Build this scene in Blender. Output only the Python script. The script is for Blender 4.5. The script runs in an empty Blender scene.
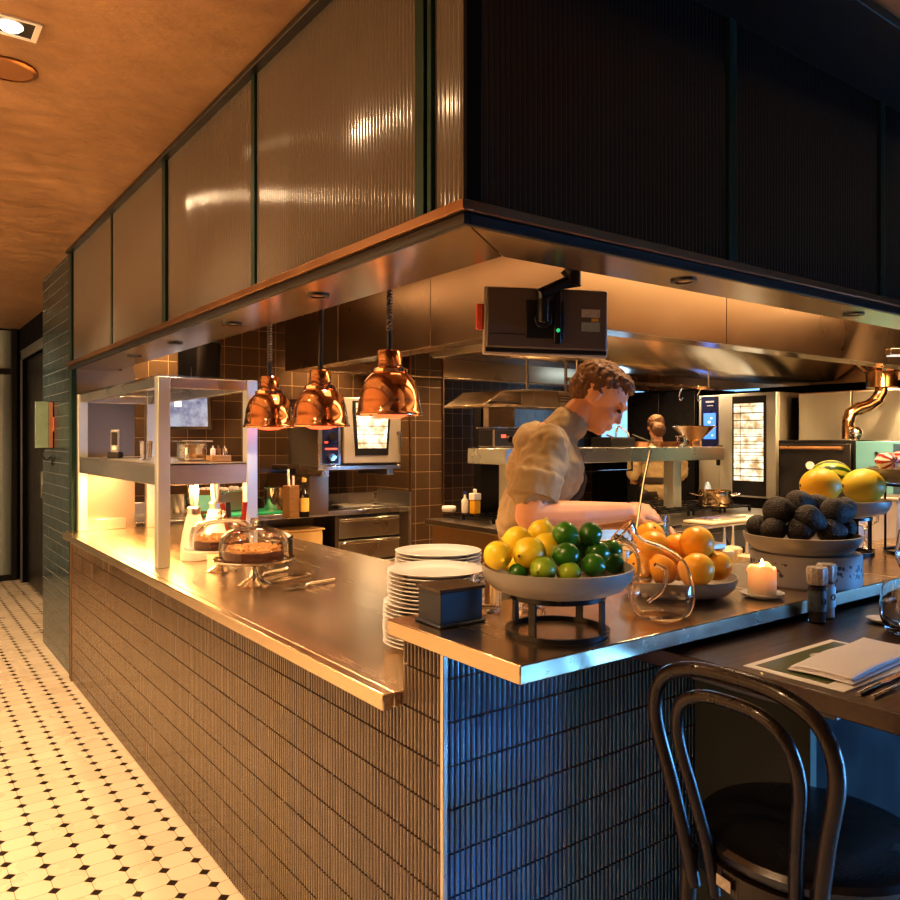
import bpy, bmesh, math, random
from mathutils import Vector, Matrix, Euler
random.seed(7)
PI = math.pi
SC = bpy.context.scene
COL = SC.collection
# ------------------------------------------------------------------ camera frame
CAMZ = 1.5
FPX = 772.0
AZ = math.radians(36.4)
F = Vector((math.sin(AZ), math.cos(AZ), 0))
R = Vector((math.cos(AZ), -math.sin(AZ), 0))
def at(px, py, d):
    return F*d + R*(d*(px-450)/FPX) + Vector((0, 0, CAMZ - d*(py-440)/FPX))
def pd(px, d, z):
    v = F*d + R*(d*(px-450)/FPX); return Vector((v.x, v.y, z))
cam_d = bpy.data.cameras.new('camera'); cam = bpy.data.objects.new('camera', cam_d); COL.objects.link(cam)
cam.location = (0, 0, CAMZ); cam.rotation_euler = (PI/2, 0, -AZ)
cam_d.sensor_fit = 'HORIZONTAL'; cam_d.sensor_width = 36; cam_d.lens = 36*FPX/900
cam_d.shift_y = -10/900; cam_d.clip_start = .05
SC.camera = cam

# ------------------------------------------------------------------ node helpers
class NT:
    def __init__(s, name):
        s.mat = bpy.data.materials.new(name); s.mat.use_nodes = True
        s.t = s.mat.node_tree; s.n = s.t.nodes; s.l = s.t.links
        s.b = s.n['Principled BSDF']; s.out = s.n['Material Output']
    def node(s, typ, **kw):
        x = s.n.new(typ)
        for k, v in kw.items(): setattr(x, k, v)
        return x
    def put(s, sock, v):
        if isinstance(v, bpy.types.NodeSocket): s.l.new(v, sock)
        else: sock.default_value = v
    def m(s, op, a, b=None, c=None):
        x = s.node('ShaderNodeMath', operation=op)
        s.put(x.inputs[0], a)
        if b is not None: s.put(x.inputs[1], b)
        if c is not None: s.put(x.inputs[2], c)
        return x.outputs[0]
    def coord(s): return s.node('ShaderNodeTexCoord').outputs['Object']
    def xyz(s, v=None):
        x = s.node('ShaderNodeSeparateXYZ'); s.l.new(v or s.coord(), x.inputs[0]); return x.outputs
    def comb(s, a, b, c):
        x = s.node('ShaderNodeCombineXYZ')
        for i, v in enumerate((a, b, c)): s.put(x.inputs[i], v)
        return x.outputs[0]
    def noise(s, scale=5, detail=4, vec=None, stretch=None, rough=.5):
        x = s.node('ShaderNodeTexNoise'); x.inputs['Scale'].default_value = scale
        x.inputs['Detail'].default_value = detail; x.inputs['Roughness'].default_value = rough
        v = vec or s.coord()
        if stretch:
            mp = s.node('ShaderNodeMapping'); mp.inputs['Scale'].default_value = stretch
            s.l.new(v, mp.inputs[0]); v = mp.outputs[0]
        s.l.new(v, x.inputs['Vector']); return x.outputs['Fac']
    def mix(s, f, a, b):
        x = s.node('ShaderNodeMix', data_type='RGBA'); s.put(x.inputs[0], f)
        for sock, v in ((x.inputs[6], a), (x.inputs[7], b)):
            if not isinstance(v, bpy.types.NodeSocket) and len(v) == 3: v = (*v, 1)
            s.put(sock, v)
        return x.outputs[2]
    def rng(s, v, a, b, c, d):
        x = s.node('ShaderNodeMapRange'); s.put(x.inputs[0], v)
        for i, q in enumerate((a, b, c, d)): x.inputs[i+1].default_value = q
        return x.outputs[0]
    def bump(s, h, strength=.3, dist=.01):
        x = s.node('ShaderNodeBump'); x.inputs['Strength'].default_value = strength
        x.inputs['Distance'].default_value = dist; s.l.new(h, x.inputs['Height'])
        s.l.new(x.outputs[0], s.b.inputs['Normal'])
    def set(s, **kw):
        for k, v in kw.items():
            sock = s.b.inputs[k.replace('_', ' ')]
            if isinstance(v, tuple) and len(v) == 3 and sock.type == 'RGBA': v = (*v, 1)
            s.put(sock, v)
        return s

def simple(name, col, rough=.5, metal=0, var=.15, scale=8, bump=0, bscale=40, stretch=None, coat=0, spec=None, sub=0, dark=None):
    t = NT(name)
    n = t.noise(scale, 4, stretch=stretch)
    d = dark or tuple(c*(1-var*2) for c in col)
    l = tuple(min(1, c*(1+var)) for c in col)
    t.set(Base_Color=t.mix(n, d, l), Metallic=metal, Roughness=t.rng(n, .3, .7, max(0.02, rough*.85), min(1, rough*1.15)))
    if bump: t.bump(t.noise(bscale, 4, stretch=stretch), bump, .005)
    if coat: t.set(Coat_Weight=coat, Coat_Roughness=.08)
    if spec is not None: t.b.inputs['Specular IOR Level'].default_value = spec
    if sub:
        t.b.inputs['Subsurface Weight'].default_value = sub
        t.b.inputs['Subsurface Radius'].default_value = (1, .4, .2)
        t.b.inputs['Subsurface Scale'].default_value = .01
    return t.mat
def emit(name, col, s, var=.1):
    t = NT(name); n = t.noise(20, 2)
    t.set(Base_Color=(.05, .05, .05), Emission_Color=t.mix(n, tuple(c*(1-var) for c in col), col), Emission_Strength=s)
    return t.mat
def glassm(name, col=(1, 1, 1), rough=0.0, ior=1.45, thin=True):
    # architectural thin glass: mostly clear transmission with fresnel reflection
    t = NT(name); t.n.remove(t.b)
    g = t.node('ShaderNodeBsdfGlossy'); g.inputs['Roughness'].default_value = .02 + rough
    tr = t.node('ShaderNodeBsdfTransparent'); tr.inputs['Color'].default_value = (*col, 1)
    fr = t.node('ShaderNodeFresnel'); fr.inputs['IOR'].default_value = ior
    lw = t.node('ShaderNodeLayerWeight'); lw.inputs['Blend'].default_value = .25
    nz = t.noise(30, 2)
    f = t.m('ADD', t.m('MULTIPLY', lw.outputs['Facing'], .12), t.m('MULTIPLY', fr.outputs[0], .7))
    f = t.m('MULTIPLY', f, t.rng(nz, .3, .7, .85, 1.0))
    mx = t.node('ShaderNodeMixShader'); t.l.new(f, mx.inputs[0]); t.l.new(tr.outputs[0], mx.inputs[1]); t.l.new(g.outputs[0], mx.inputs[2])
    t.l.new(mx.outputs[0], t.out.inputs[0]); return t.mat
def realglass(name, col=(1, 1, 1), rough=0, ior=1.45):
    t = NT(name)
    n = t.noise(12, 2)
    t.set(Base_Color=t.mix(n, tuple(c*.97 for c in col), col), Roughness=rough, IOR=ior, Transmission_Weight=1.0); return t.mat

# ------------------------------------------------------------------ materials
def steel(name, col=(.62, .6, .57), rough=.28, stretch=(1, 12, 12), bump=.01, var=.03, sc=6):
    t = NT(name)
    n = t.noise(sc*.5, 2, stretch=stretch); n2 = t.noise(2, 2)
    f = t.m('MULTIPLY', t.m('ADD', n, n2), .5)
    t.set(Base_Color=t.mix(f, tuple(c*(1-var*2) for c in col), tuple(min(1, c*(1+var)) for c in col)), Metallic=1.0,
          Roughness=t.rng(n2, .3, .7, rough*.85, rough*1.15))
    return t.mat
M = {}
M['steel'] = steel('brushed stainless steel')
M['steel_v'] = steel('vertical brushed steel', (.8, .84, .78), rough=.4, stretch=(12, 12, 1))
M['steel_hood'] = steel('hood steel', (.40, .30, .21), .3, (1.5, 1.5, .3), .0, .12, 2)
M['steel_dark'] = steel('dark steel', (.28, .25, .22), .32)
M['steel_soffit'] = steel('soffit steel', (.62, .52, .4), .22, (.6, .6, 1), .005, sc=3)
M['chrome'] = steel('polished steel', (.8, .78, .75), .1, (2, 2, 2), .01)
def worktop_mat():
    t = NT('scratched stainless worktop')
    a = t.noise(9, 8, stretch=(1, .12, 1), rough=.65); b = t.noise(4, 6); c = t.noise(25, 3, stretch=(1, .05, 1), rough=.5)
    f = t.m('MULTIPLY', t.m('ADD', a, b), .5)
    t.set(Base_Color=t.mix(f, (.62, .5, .36), (.72, .59, .44)), Metallic=1.0, Roughness=t.rng(t.m('MULTIPLY', t.m('ADD', f, c), .5), .3, .7, .2, .3))
    return t.mat
M['worktop'] = worktop_mat()
M['bronze'] = simple('bronze trim', (.3, .17, .09), .35, 1, .1)
M['black'] = simple('black plastic', (.012, .012, .013), .35, 0, .2)
M['blackmetal'] = simple('black painted metal', (.012, .013, .016), .3, .3, .2, coat=.2)
M['green_frame'] = simple('dark green steel frame', (.012, .05, .042), .4, .4, .2)
M['void'] = simple('dark painted board', (.012, .011, .011), .8, 0, .2, spec=.05)
M['grout'] = simple('dark grout', (.02, .016, .014), .85, 0, .2, bump=.3)
M['white'] = simple('white glazed ceramic', (.7, .7, .7), .18, 0, .03, coat=.3)
M['white_plastic'] = simple('white plastic', (.8, .78, .74), .35, 0, .03)
M['greyplastic'] = simple('grey plastic', (.25, .26, .27), .4, 0, .05)
M['wood_dark'] = None
def wood(name, a, b, axis=(1, 8, 8), rough=.35, coat=.15):
    t = NT(name); n = t.noise(6, 8, stretch=axis, rough=.6); n2 = t.noise(40, 4, stretch=axis)
    f = t.m('ADD', t.m('MULTIPLY', n, .8), t.m('MULTIPLY', n2, .2))
    f = t.rng(f, .3, .7, 0, 1)
    t.set(Base_Color=t.mix(f, a, b), Roughness=t.rng(n, .3, .7, rough*.8, rough*1.2), Coat_Weight=coat)
    t.bump(n2, .15, .002); return t.mat
M['wood_dark'] = wood('dark walnut', (.018, .009, .005), (.05, .026, .014), (1, 12, 12), .4)
M['wood_black'] = wood('black stained beech', (.006, .004, .003), (.02, .012, .008), (12, 12, 1), .3, .2)
M['wood_black'].node_tree.nodes['Principled BSDF'].inputs['Specular IOR Level'].default_value = .3
M['wood_light'] = wood('light oak', (.35, .2, .09), (.55, .36, .18))
M['copper'] = steel('polished copper', (.80, .45, .27), .1, (1, 1, 1), .02, .05, 3)
def ceiling_mat():
    t = NT('copper toned plaster')
    a = t.noise(1.6, 8, rough=.62); b = t.noise(7, 6, rough=.6, stretch=(1, 1.6, 1))
    f = t.m('MULTIPLY', t.m('ADD', a, b), .5)
    t.set(Base_Color=t.mix(t.rng(f, .35, .65, 0, 1), (.27, .165, .09), (.44, .285, .165)), Metallic=.35, Roughness=t.rng(b, .3, .7, .38, .6))
    t.bump(b, .35, .03); return t.mat
M['ceiling'] = ceiling_mat()
def floor_mat():
    t = NT('octagon and dot floor tile')
    x, y, z = t.xyz()
    def cell(v, o, p):
        u = t.m('ADD', t.m('DIVIDE', t.m('SUBTRACT', v, o), p), .5)
        fr = t.m('FRACT', u); fl = t.m('FLOOR', u)
        return t.m('MULTIPLY', t.m('ABSOLUTE', t.m('SUBTRACT', fr, .5)), p), fl
    dx, ix = cell(x, .905, .11); dy, iy = cell(y, 2.571, .0925)
    s = t.m('ADD', t.m('DIVIDE', dx, .0205), t.m('DIVIDE', dy, .0205))
    dot = t.m('LESS_THAN', s, .93)
    ring = t.m('MULTIPLY', t.m('GREATER_THAN', s, .93), t.m('LESS_THAN', s, 1.06))
    ln = t.m('LESS_THAN', t.m('MINIMUM', dx, dy), .0009)
    grout = t.m('MAXIMUM', ring, t.m('MULTIPLY', ln, t.m('GREATER_THAN', s, 1.0)))
    wn = t.node('ShaderNodeTexWhiteNoise'); t.l.new(t.comb(t.m('FLOOR', t.m('DIVIDE', t.m('SUBTRACT', x, .905), .11)), t.m('FLOOR', t.m('DIVIDE', t.m('SUBTRACT', y, 2.571), .0925)), 0), wn.inputs[0])
    n = t.noise(2.5, 5)
    base = t.mix(t.m('ADD', t.m('MULTIPLY', wn.outputs[0], .5), t.m('MULTIPLY', n, .5)), (.66, .58, .45), (.82, .74, .6))
    c = t.mix(dot, base, (.018, .011, .008)); c = t.mix(grout, c, (.16, .11, .07))
    t.set(Base_Color=c, Roughness=t.rng(n, .3, .7, .22, .38))
    t.bump(t.m('SUBTRACT', 1, grout), .3, .002); return t.mat
M['floor'] = floor_mat()
def grid_mat(name, ax, pw, ph, ox, oz, a, b, grout, rough=.25, gw=.004, offset=0, metal=0):
    t = NT(name); c = t.xyz(); u = c[ax]; v = c[2]
    V = t.m('DIVIDE', t.m('SUBTRACT', v, oz), ph); row = t.m('FLOOR', V)
    U = t.m('DIVIDE', t.m('SUBTRACT', u, ox), pw)
    if offset: U = t.m('ADD', U, t.m('MULTIPLY', t.m('FLOORED_MODULO', row, 2), .5))
    fu = t.m('MULTIPLY', t.m('SUBTRACT', .5, t.m('ABSOLUTE', t.m('SUBTRACT', t.m('FRACT', U), .5))), pw)
    fv = t.m('MULTIPLY', t.m('SUBTRACT', .5, t.m('ABSOLUTE', t.m('SUBTRACT', t.m('FRACT', V), .5))), ph)
    e = t.m('MINIMUM', fu, fv); g = t.m('LESS_THAN', e, gw/2)
    wn = t.node('ShaderNodeTexWhiteNoise'); t.l.new(t.comb(t.m('FLOOR', U), row, 0), wn.inputs[0])
    n = t.noise(14, 5)
    f = t.m('ADD', t.m('MULTIPLY', wn.outputs[0], .6), t.m('MULTIPLY', n, .4))
    t.set(Base_Color=t.mix(g, t.mix(f, a, b), grout), Roughness=t.mix(g, (rough,)*3, (.8,)*3) if False else t.m('ADD', rough, t.m('MULTIPLY', g, .5)), Metallic=metal)
    h = t.m('ADD', t.rng(e, 0, .008, 0, 1), t.m('MULTIPLY', n, .35)); t.bump(h, .4, .003); return t.mat
M['tile_back_x'] = grid_mat('square brown glazed tile', 0, .15, .15, .02, .02, (.055, .034, .02), (.095, .06, .034), (.26, .17, .09))
M['tile_back_y'] = grid_mat('square brown glazed tile side', 1, .15, .15, .02, .02, (.04, .025, .015), (.07, .042, .025), (.2, .13, .07))
M['tile_pillar'] = grid_mat('teal brick tile', 1, .22, .078, .02, .02, (.012, .03, .042), (.03, .06, .078), (.12, .15, .17), .2, .004, 1)
def reed_mat(name, a, b, rough):
    t = NT(name); n = t.noise(1.2, 3); 
    t.set(Base_Color=t.mix(n, a, b), Roughness=rough, IOR=1.5, Coat_Weight=.6, Coat_Roughness=.1)
    return t.mat
M['reed'] = reed_mat('reeded glass warm', (.085, .078, .07), (.125, .116, .106), .13)  # lit copy: corridor reflection put into the glass colour
M['reed_dark'] = reed_mat('reeded glass dark', (.006, .007, .009), (.013, .014, .017), .24)  # shaded copy: dark reflection put into the same glass's colour
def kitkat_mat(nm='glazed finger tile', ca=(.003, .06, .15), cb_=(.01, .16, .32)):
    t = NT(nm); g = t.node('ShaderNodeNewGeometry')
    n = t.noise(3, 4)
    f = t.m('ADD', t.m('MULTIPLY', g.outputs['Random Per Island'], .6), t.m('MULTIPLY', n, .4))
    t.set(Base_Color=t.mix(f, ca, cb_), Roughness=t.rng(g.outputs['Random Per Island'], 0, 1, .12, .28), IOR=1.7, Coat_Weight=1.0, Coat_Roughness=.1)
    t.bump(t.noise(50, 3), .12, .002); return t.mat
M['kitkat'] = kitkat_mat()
M['kitkat_warm'] = kitkat_mat('glazed finger tile long side', (.05, .033, .019), (.13, .085, .05))  # same tile, with warm reflected light painted into its base colour
M['skin'] = simple('skin', (.72, .38, .22), .45, 0, .06, 6, .05, 120, sub=.15)
M['shirt'] = simple('khaki work shirt', (.38, .29, .16), .85, 0, .12, 10, .6, 14)
M['apron'] = simple('dark apron cloth', (.035, .026, .02), .85, 0, .15, 10, .4, 20)
M['hair'] = simple('brown hair', (.17, .085, .035), .6, 0, .3, 60, .8, 90)
M['glass'] = glassm('clear glass')
M['rglass'] = realglass('solid clear glass')
M['slate'] = simple('blue grey laminate', (.012, .016, .022), .35, 0, .15)
M['bowl'] = simple('grey stoneware', (.27, .25, .22), .42, 0, .12, 20, .1, 60)
M['drum'] = None

# ------------------------------------------------------------------ mesh helpers
class MB:
    def __init__(s): s.bm = bmesh.new()
    def _add(s, verts, faces, mat=None):
        vs = [s.bm.verts.new((mat @ Vector(v)) if mat else v) for v in verts]
        for f in faces:
            try: s.bm.faces.new([vs[i] for i in f])
            except ValueError: pass
        return s
    def box(s, x0, x1, y0, y1, z0, z1, mat=None):
        v = [(x, y, z) for x in (x0, x1) for y in (y0, y1) for z in (z0, z1)]
        f = [(0, 1, 3, 2), (4, 6, 7, 5), (0, 4, 5, 1), (2, 3, 7, 6), (0, 2, 6, 4), (1, 5, 7, 3)]
        return s._add(v, f, mat)
    def cbox(s, c, d, mat=None):
        return s.box(c[0]-d[0]/2, c[0]+d[0]/2, c[1]-d[1]/2, c[1]+d[1]/2, c[2]-d[2]/2, c[2]+d[2]/2, mat)
    def lathe(s, prof, seg=32, c=(0, 0, 0), mat=None, closed=False, wob=None):
        vs = []; fs = []; n = len(prof); idx = []
        for i, (r, z) in enumerate(prof):
            if r < 1e-6: idx.append([len(vs)]); vs.append((c[0], c[1], c[2]+z))
            else:
                row = []
                for k in range(seg):
                    a = 2*PI*k/seg; rr = r*(wob(a, i) if wob else 1)
                    row.append(len(vs)); vs.append((c[0]+rr*math.cos(a), c[1]+rr*math.sin(a), c[2]+z))
                idx.append(row)
        for i in range(n-1 if not closed else n):
            A = idx[i]; B = idx[(i+1) % n]
            if len(A) == 1 and len(B) == 1: continue
            for k in range(seg):
                k2 = (k+1) % seg
                if len(A) == 1: fs.append((A[0], B[k], B[k2]))
                elif len(B) == 1: fs.append((A[k], B[0], A[k2]))
                else: fs.append((A[k], B[k], B[k2], A[k2]))
        return s._add(vs, fs, mat)
    def tube(s, pts, r, seg=10, closed=False, cap=True, mat=None):
        pts = [Vector(p) for p in pts]; n = len(pts)
        rs = r if isinstance(r, (list, tuple)) else [r]*n
        T = []
        for i in range(n):
            if closed: t = pts[(i+1) % n]-pts[i-1]
            else: t = pts[min(i+1, n-1)]-pts[max(i-1, 0)]
            T.append(t.normalized())
        u = T[0].orthogonal().normalized(); vs = []; rows = []
        for i in range(n):
            u = (u - T[i]*u.dot(T[i])).normalized(); w = T[i].cross(u)
            row = []
            for k in range(seg):
                a = 2*PI*k/seg; row.append(len(vs)); vs.append(tuple(pts[i]+(u*math.cos(a)+w*math.sin(a))*rs[i]))
            rows.append(row)
        fs = []
        for i in range(n if closed else n-1):
            A = rows[i]; B = rows[(i+1) % n]
            off = 0
            if closed and i == n-1:
                best = min(range(seg), key=lambda o: (Vector(vs[A[0]])-Vector(vs[B[o]])).length); off = best
            for k in range(seg): fs.append((A[k], A[(k+1) % seg], B[(k+1+off) % seg], B[(k+off) % seg]))
        if cap and not closed: fs.append(tuple(rows[0][::-1])); fs.append(tuple(rows[-1]))
        return s._add(vs, fs, mat)
    def cyl(s, p0, p1, r0, r1=None, seg=24, mat=None):
        return s.tube([p0, p1], [r0, r0 if r1 is None else r1], seg, mat=mat)
    def ell(s, c, r, seg=20, ring=12, mat=None):
        m = Matrix.Translation(c) @ (mat or Matrix()) @ Matrix.Diagonal((*r, 1))
        return s.lathe([(math.sin(PI*i/ring), -math.cos(PI*i/ring)) if 0 < i < ring else (0, -math.cos(PI*i/ring)) for i in range(ring+1)], seg, mat=m)
    def prism(s, poly, z0, z1, mat=None):
        n = len(poly); v = [(x, y, z0) for x, y in poly]+[(x, y, z1) for x, y in poly]
        f = [tuple(range(n))[::-1], tuple(range(n, 2*n))]+[(i, (i+1) % n, n+(i+1) % n, n+i) for i in range(n)]
        return s._add(v, f, mat)
    def quad(s, a, b, c, d): return s._add([a, b, c, d], [(0, 1, 2, 3)])
    def chain(s, nodes, seg=12):
        # tapered capsules between (pos, radius) nodes
        for (p, r), (q, t) in zip(nodes, nodes[1:]):
            s.tube([p, q], [r, t], seg); 
        for p, r in nodes: s.ell(p, (r, r, r), seg, 8)
        return s
    def build(s, name, mat, parent=None, smooth=True, ang=35, bevel=0, kind=None, label=None, bseg=2):
        bmesh.ops.recalc_face_normals(s.bm, faces=s.bm.faces)
        me = bpy.data.meshes.new(name); s.bm.to_mesh(me); s.bm.free()
        me.materials.append(mat)
        if smooth:
            me.polygons.foreach_set('use_smooth', [True]*len(me.polygons)); me.set_sharp_from_angle(angle=math.radians(ang))
        o = bpy.data.objects.new(name, me); COL.objects.link(o)
        if parent: o.parent = parent
        if kind: o['kind'] = kind
        if label: o['label'] = label
        if bevel:
            b = o.modifiers.new('bevel', 'BEVEL'); b.width = bevel; b.segments = bseg; b.limit_method = 'ANGLE'; b.angle_limit = math.radians(50)
            b.harden_normals = False
        return o
    def remesh(s, name, mat, parent, voxel=.006, smooth=4, kind=None, crease=None):
        bmesh.ops.recalc_face_normals(s.bm, faces=s.bm.faces)
        me = bpy.data.meshes.new('tmp'); s.bm.to_mesh(me); s.bm.free()
        o = bpy.data.objects.new('tmp', me); COL.objects.link(o)
        m = o.modifiers.new('r', 'REMESH'); m.mode = 'VOXEL'; m.voxel_size = voxel
        m = o.modifiers.new('s', 'SMOOTH'); m.iterations = smooth; m.factor = .5
        if crease:
            tx = bpy.data.textures.new('folds', 'CLOUDS'); tx.noise_scale = crease[1]; tx.contrast = 2.5
            m = o.modifiers.new('d', 'DISPLACE'); m.texture = tx; m.strength = crease[0]; m.mid_level = .5
        bpy.context.view_layer.update()
        dg = bpy.context.evaluated_depsgraph_get(); me2 = bpy.data.meshes.new_from_object(o.evaluated_get(dg))
        bpy.data.objects.remove(o)
        me2.name = name; me2.materials.clear(); me2.materials.append(mat)
        me2.polygons.foreach_set('use_smooth', [True]*len(me2.polygons))
        o = bpy.data.objects.new(name, me2); COL.objects.link(o); o.parent = parent
        return o
def thing(name, label, cat, loc=(0, 0, 0), rotz=0, group=None):
    o = bpy.data.objects.new(name, None); COL.objects.link(o); o.location = loc; o.rotation_euler = (0, 0, rotz)
    o.empty_display_size = .05; o['label'] = label; o['category'] = cat
    if group: o['group'] = group
    return o
def tag(o, label, cat, group=None, loc=None, rot=None):
    o['label'] = label; o['category'] = cat
    if group: o['group'] = group
    if loc is not None: o.location = loc
    if rot is not None: o.rotation_euler = rot
    return o
def struct(o): o['kind'] = 'structure'; return o
def dup(root, loc, rot=None, label=None, group=None, scale=None):
    r = root.copy(); COL.objects.link(r); r.location = loc
    if rot is not None: r.rotation_euler = rot
    if label: r['label'] = label
    if group: r['group'] = group
    if scale: r.scale = (scale,)*3 if not isinstance(scale, tuple) else scale
    for ch in list(root.children):
        c = ch.copy(); COL.objects.link(c); c.parent = r
        for g in list(ch.children):
            d = g.copy(); COL.objects.link(d); d.parent = c
    return r
def rot_to(direction):
    return Vector((0, 0, 1)).rotation_difference(Vector(direction).normalized()).to_matrix().to_4x4()
def smoothpts(pts, n=6, closed=False):
    pts = [Vector(p) for p in pts]; out = []; N = len(pts)
    rngi = range(N if closed else N-1)
    for i in rngi:
        p0 = pts[(i-1) % N] if closed or i > 0 else pts[0]; p1 = pts[i]; p2 = pts[(i+1) % N]
        p3 = pts[(i+2) % N] if closed or i+2 < N else pts[-1]
        for k in range(n):
            t = k/n
            out.append(.5*((2*p1)+(-p0+p2)*t+(2*p0-5*p1+4*p2-p3)*t*t+(-p0+3*p1-3*p2+p3)*t**3))
    if not closed: out.append(pts[-1])
    return out
# ================================================================== THE SETTING
CH = 2.69   # ceiling
struct(MB().box(-3.2, 8.2, -1.6, 9.7, -.06, 0).build('floor', M['floor'], smooth=False))
struct(MB().box(-3.2, 8.2, -1.6, 9.7, CH, CH+.08).build('ceiling', M['ceiling'], smooth=False))
struct(MB().box(1.27, 3.80, 6.2, 6.3, 0, CH).build('wall_back', M['tile_back_x'], smooth=False))
# tiled pier right of the back counter
struct(MB().box(3.71, 4.06, 5.62, 6.4, 0, CH).build('wall_pier', M['tile_back_x'], smooth=False))
t_ = MB().box(3.70, 3.715, 5.605, 5.62, .92, 2.3).box(4.055, 4.07, 5.605, 5.62, .92, 2.3)
struct(t_.build('trim_pier', M['bronze'], bevel=.002))
struct(MB().box(4.06, 8.2, 7.5, 7.6, 0, CH).build('wall_far', M['tile_back_x'], smooth=False))
struct(MB().box(8.0, 8.1, -1.6, 7.5, 0, CH).build('wall_right', M['void'], smooth=False))
# corridor end
struct(MB().box(-3.2, 1.2, 9.5, 9.6, 0, CH).build('wall_corridor', M['void'], smooth=False))
struct(MB().box(1.2, 1.27, 6.42, 9.5, 2.36, CH).box(1.2, 1.27, 6.42, 7.0, 0, 2.36).box(1.2, 1.27, 9.2, 9.5, 0, 2.36).build('wall_side', M['void'], smooth=False))
M['steel_frame'] = simple('grey painted steel', (.16, .17, .17), .4, .5, .08)
d_ = struct(MB().box(1.185, 1.2, 6.9, 7.02, 0, 2.42).box(1.185, 1.2, 9.18, 9.26, 0, 2.42).box(1.185, 1.2, 6.9, 9.26, 2.34, 2.44).build('door_1', M['steel_frame'], bevel=.003))
d2 = MB().box(1.24, 1.268, 7.02, 8.08, 0.01, 2.34).box(1.24, 1.268, 8.12, 9.18, 0.01, 2.34).build('door_leaf', M['black'], d_, bevel=.003)
MB().box(1.225, 1.24, 8.16, 8.24, .95, 1.2).build('push_plate', M['steel'], d_, bevel=.002)
# pillar
struct(MB().box(.97, 1.27, 5.34, 6.42, 0, CH).build('wall_pillar', M['tile_pillar'], smooth=False))
struct(MB().box(.955, .985, 5.27, 5.345, 0, CH).build('trim_pillar', M['green_frame'], bevel=.002))
M['panel'] = steel('satin metal panel', (.34, .3, .25), .35, (1, 1, 1), .02)
struct(MB().box(.985, 1.34, 5.30, 5.34, .932, 1.95).build('trim_end', M['panel'], smooth=False))
struct(MB().box(1.27, 1.34, 5.34, 6.2, 0, CH).build('wall_end', M['panel'], smooth=False))
MB_up = MB().box(1.02, 1.27, 5.24, 5.297, .9325, 1.0); struct(MB_up.build('trim_upstand', M['steel'], bevel=.003))

# ---- bulkhead over the bar
GB = 1.985
struct(MB().box(.975, 1.20, 1.26, 5.34, 1.99, CH).box(1.20, 8.0, 1.26, 1.42, 1.99, CH).build('wall_bulkhead', M['void'], smooth=False))
struct(MB().box(1.2, 1.212, 1.42, 5.34, 1.95, CH).box(1.212, 8.0, 1.42, 1.432, 1.95, CH).build('trim_bulkhead', M['steel_hood'], smooth=False))
# soffit plates under the bulkhead (mitred at the corner)
sp = MB()
sp._add([(.965, 1.255, 1.945), (1.212, 1.432, 1.945), (1.212, 5.34, 1.945), (.965, 5.34, 1.945),
         (.965, 1.255, 1.955), (1.212, 1.432, 1.955), (1.212, 5.34, 1.955), (.965, 5.34, 1.955)],
        [(0, 1, 2, 3), (4, 5, 6, 7), (0, 1, 5, 4), (1, 2, 6, 5), (2, 3, 7, 6), (3, 0, 4, 7)])
sp._add([(.972, 1.255, 1.945), (8.0, 1.255, 1.945), (8.0, 1.432, 1.945), (1.219, 1.432, 1.945),
         (.972, 1.255, 1.955), (8.0, 1.255, 1.955), (8.0, 1.432, 1.955), (1.219, 1.432, 1.955)],
        [(0, 1, 2, 3), (4, 5, 6, 7), (0, 1, 5, 4), (1, 2, 6, 5), (2, 3, 7, 6), (3, 0, 4, 7)])
struct(sp.build('trim_soffit', M['steel_soffit'], smooth=False))
struct(MB().box(.935, .965, 1.225, 5.34, 1.962, 1.984).box(.965, 8.0, 1.225, 1.255, 1.962, 1.984).build('trim_ledge', M['bronze'], bevel=.002))
struct(MB().box(.95, .966, 1.24, 5.34, 1.938, 1.962).box(.966, 8.0, 1.24, 1.256, 1.938, 1.962).build('trim_edge', M['slate'], bevel=.002))
def reed_panel(axis, a, b, fixed, mat):
    m = MB(); pitch = .0155; n = int((b-a)/pitch*6); vs = []; fs = []
    for i in range(n+1):
        u = a+(b-a)*i/n; off = .0032*abs(math.cos(PI*(u-a)/pitch))
        p = (fixed-off, u) if axis == 'y' else (u, fixed-off)
        vs += [(p[0], p[1], GB), (p[0], p[1], CH-.02)]
    for i in range(n): fs.append((2*i, 2*i+1, 2*i+3, 2*i+2))
    m._add(vs, fs); return m
wi = 1
for a, b in ((1.262, 1.365), (1.43, 2.345), (2.375, 3.29), (3.34, 4.25), (4.275, 5.255)):
    struct(reed_panel('y', a, b, .968, M['reed']).build('window_%d' % wi, M['reed'], ang=55)); wi += 1
for a, b in ((1.005, 1.868), (1.905, 2.742), (2.782, 3.62), (3.66, 4.5), (4.54, 5.4)):
    struct(reed_panel('x', a, b, 1.258, M['reed_dark']).build('window_%d' % wi, M['reed_dark'], ang=55)); wi += 1
mu = MB().box(.956, .975, 1.366, 1.382, GB, CH).box(.956, .975, 2.346, 2.374, GB, CH).box(.952, .975, 3.291, 3.339, GB, CH).box(.96, .975, 4.251, 4.274, GB, CH)
mu.box(.956, .975, 1.395, 1.43, GB, CH)
struct(mu.build('trim_1', M['green_frame'], bevel=.002))
mu = MB()
for a, b in ((1.869, 1.904), (2.743, 2.781), (3.621, 3.659), (4.501, 4.539)): mu.box(a, b, 1.247, 1.26, GB, CH)
struct(mu.build('trim_2', M['green_frame'], bevel=.002))
struct(MB().box(.966, 1.004, 1.252, 1.262, GB, CH).box(.966, .975, 1.382, 1.395, GB, CH).build('trim_corner', M['void'], smooth=False))
struct(MB().box(.935, .972, 1.22, 5.34, CH-.022, CH-.001).build('trim_3', M['black'], bevel=.003))
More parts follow.
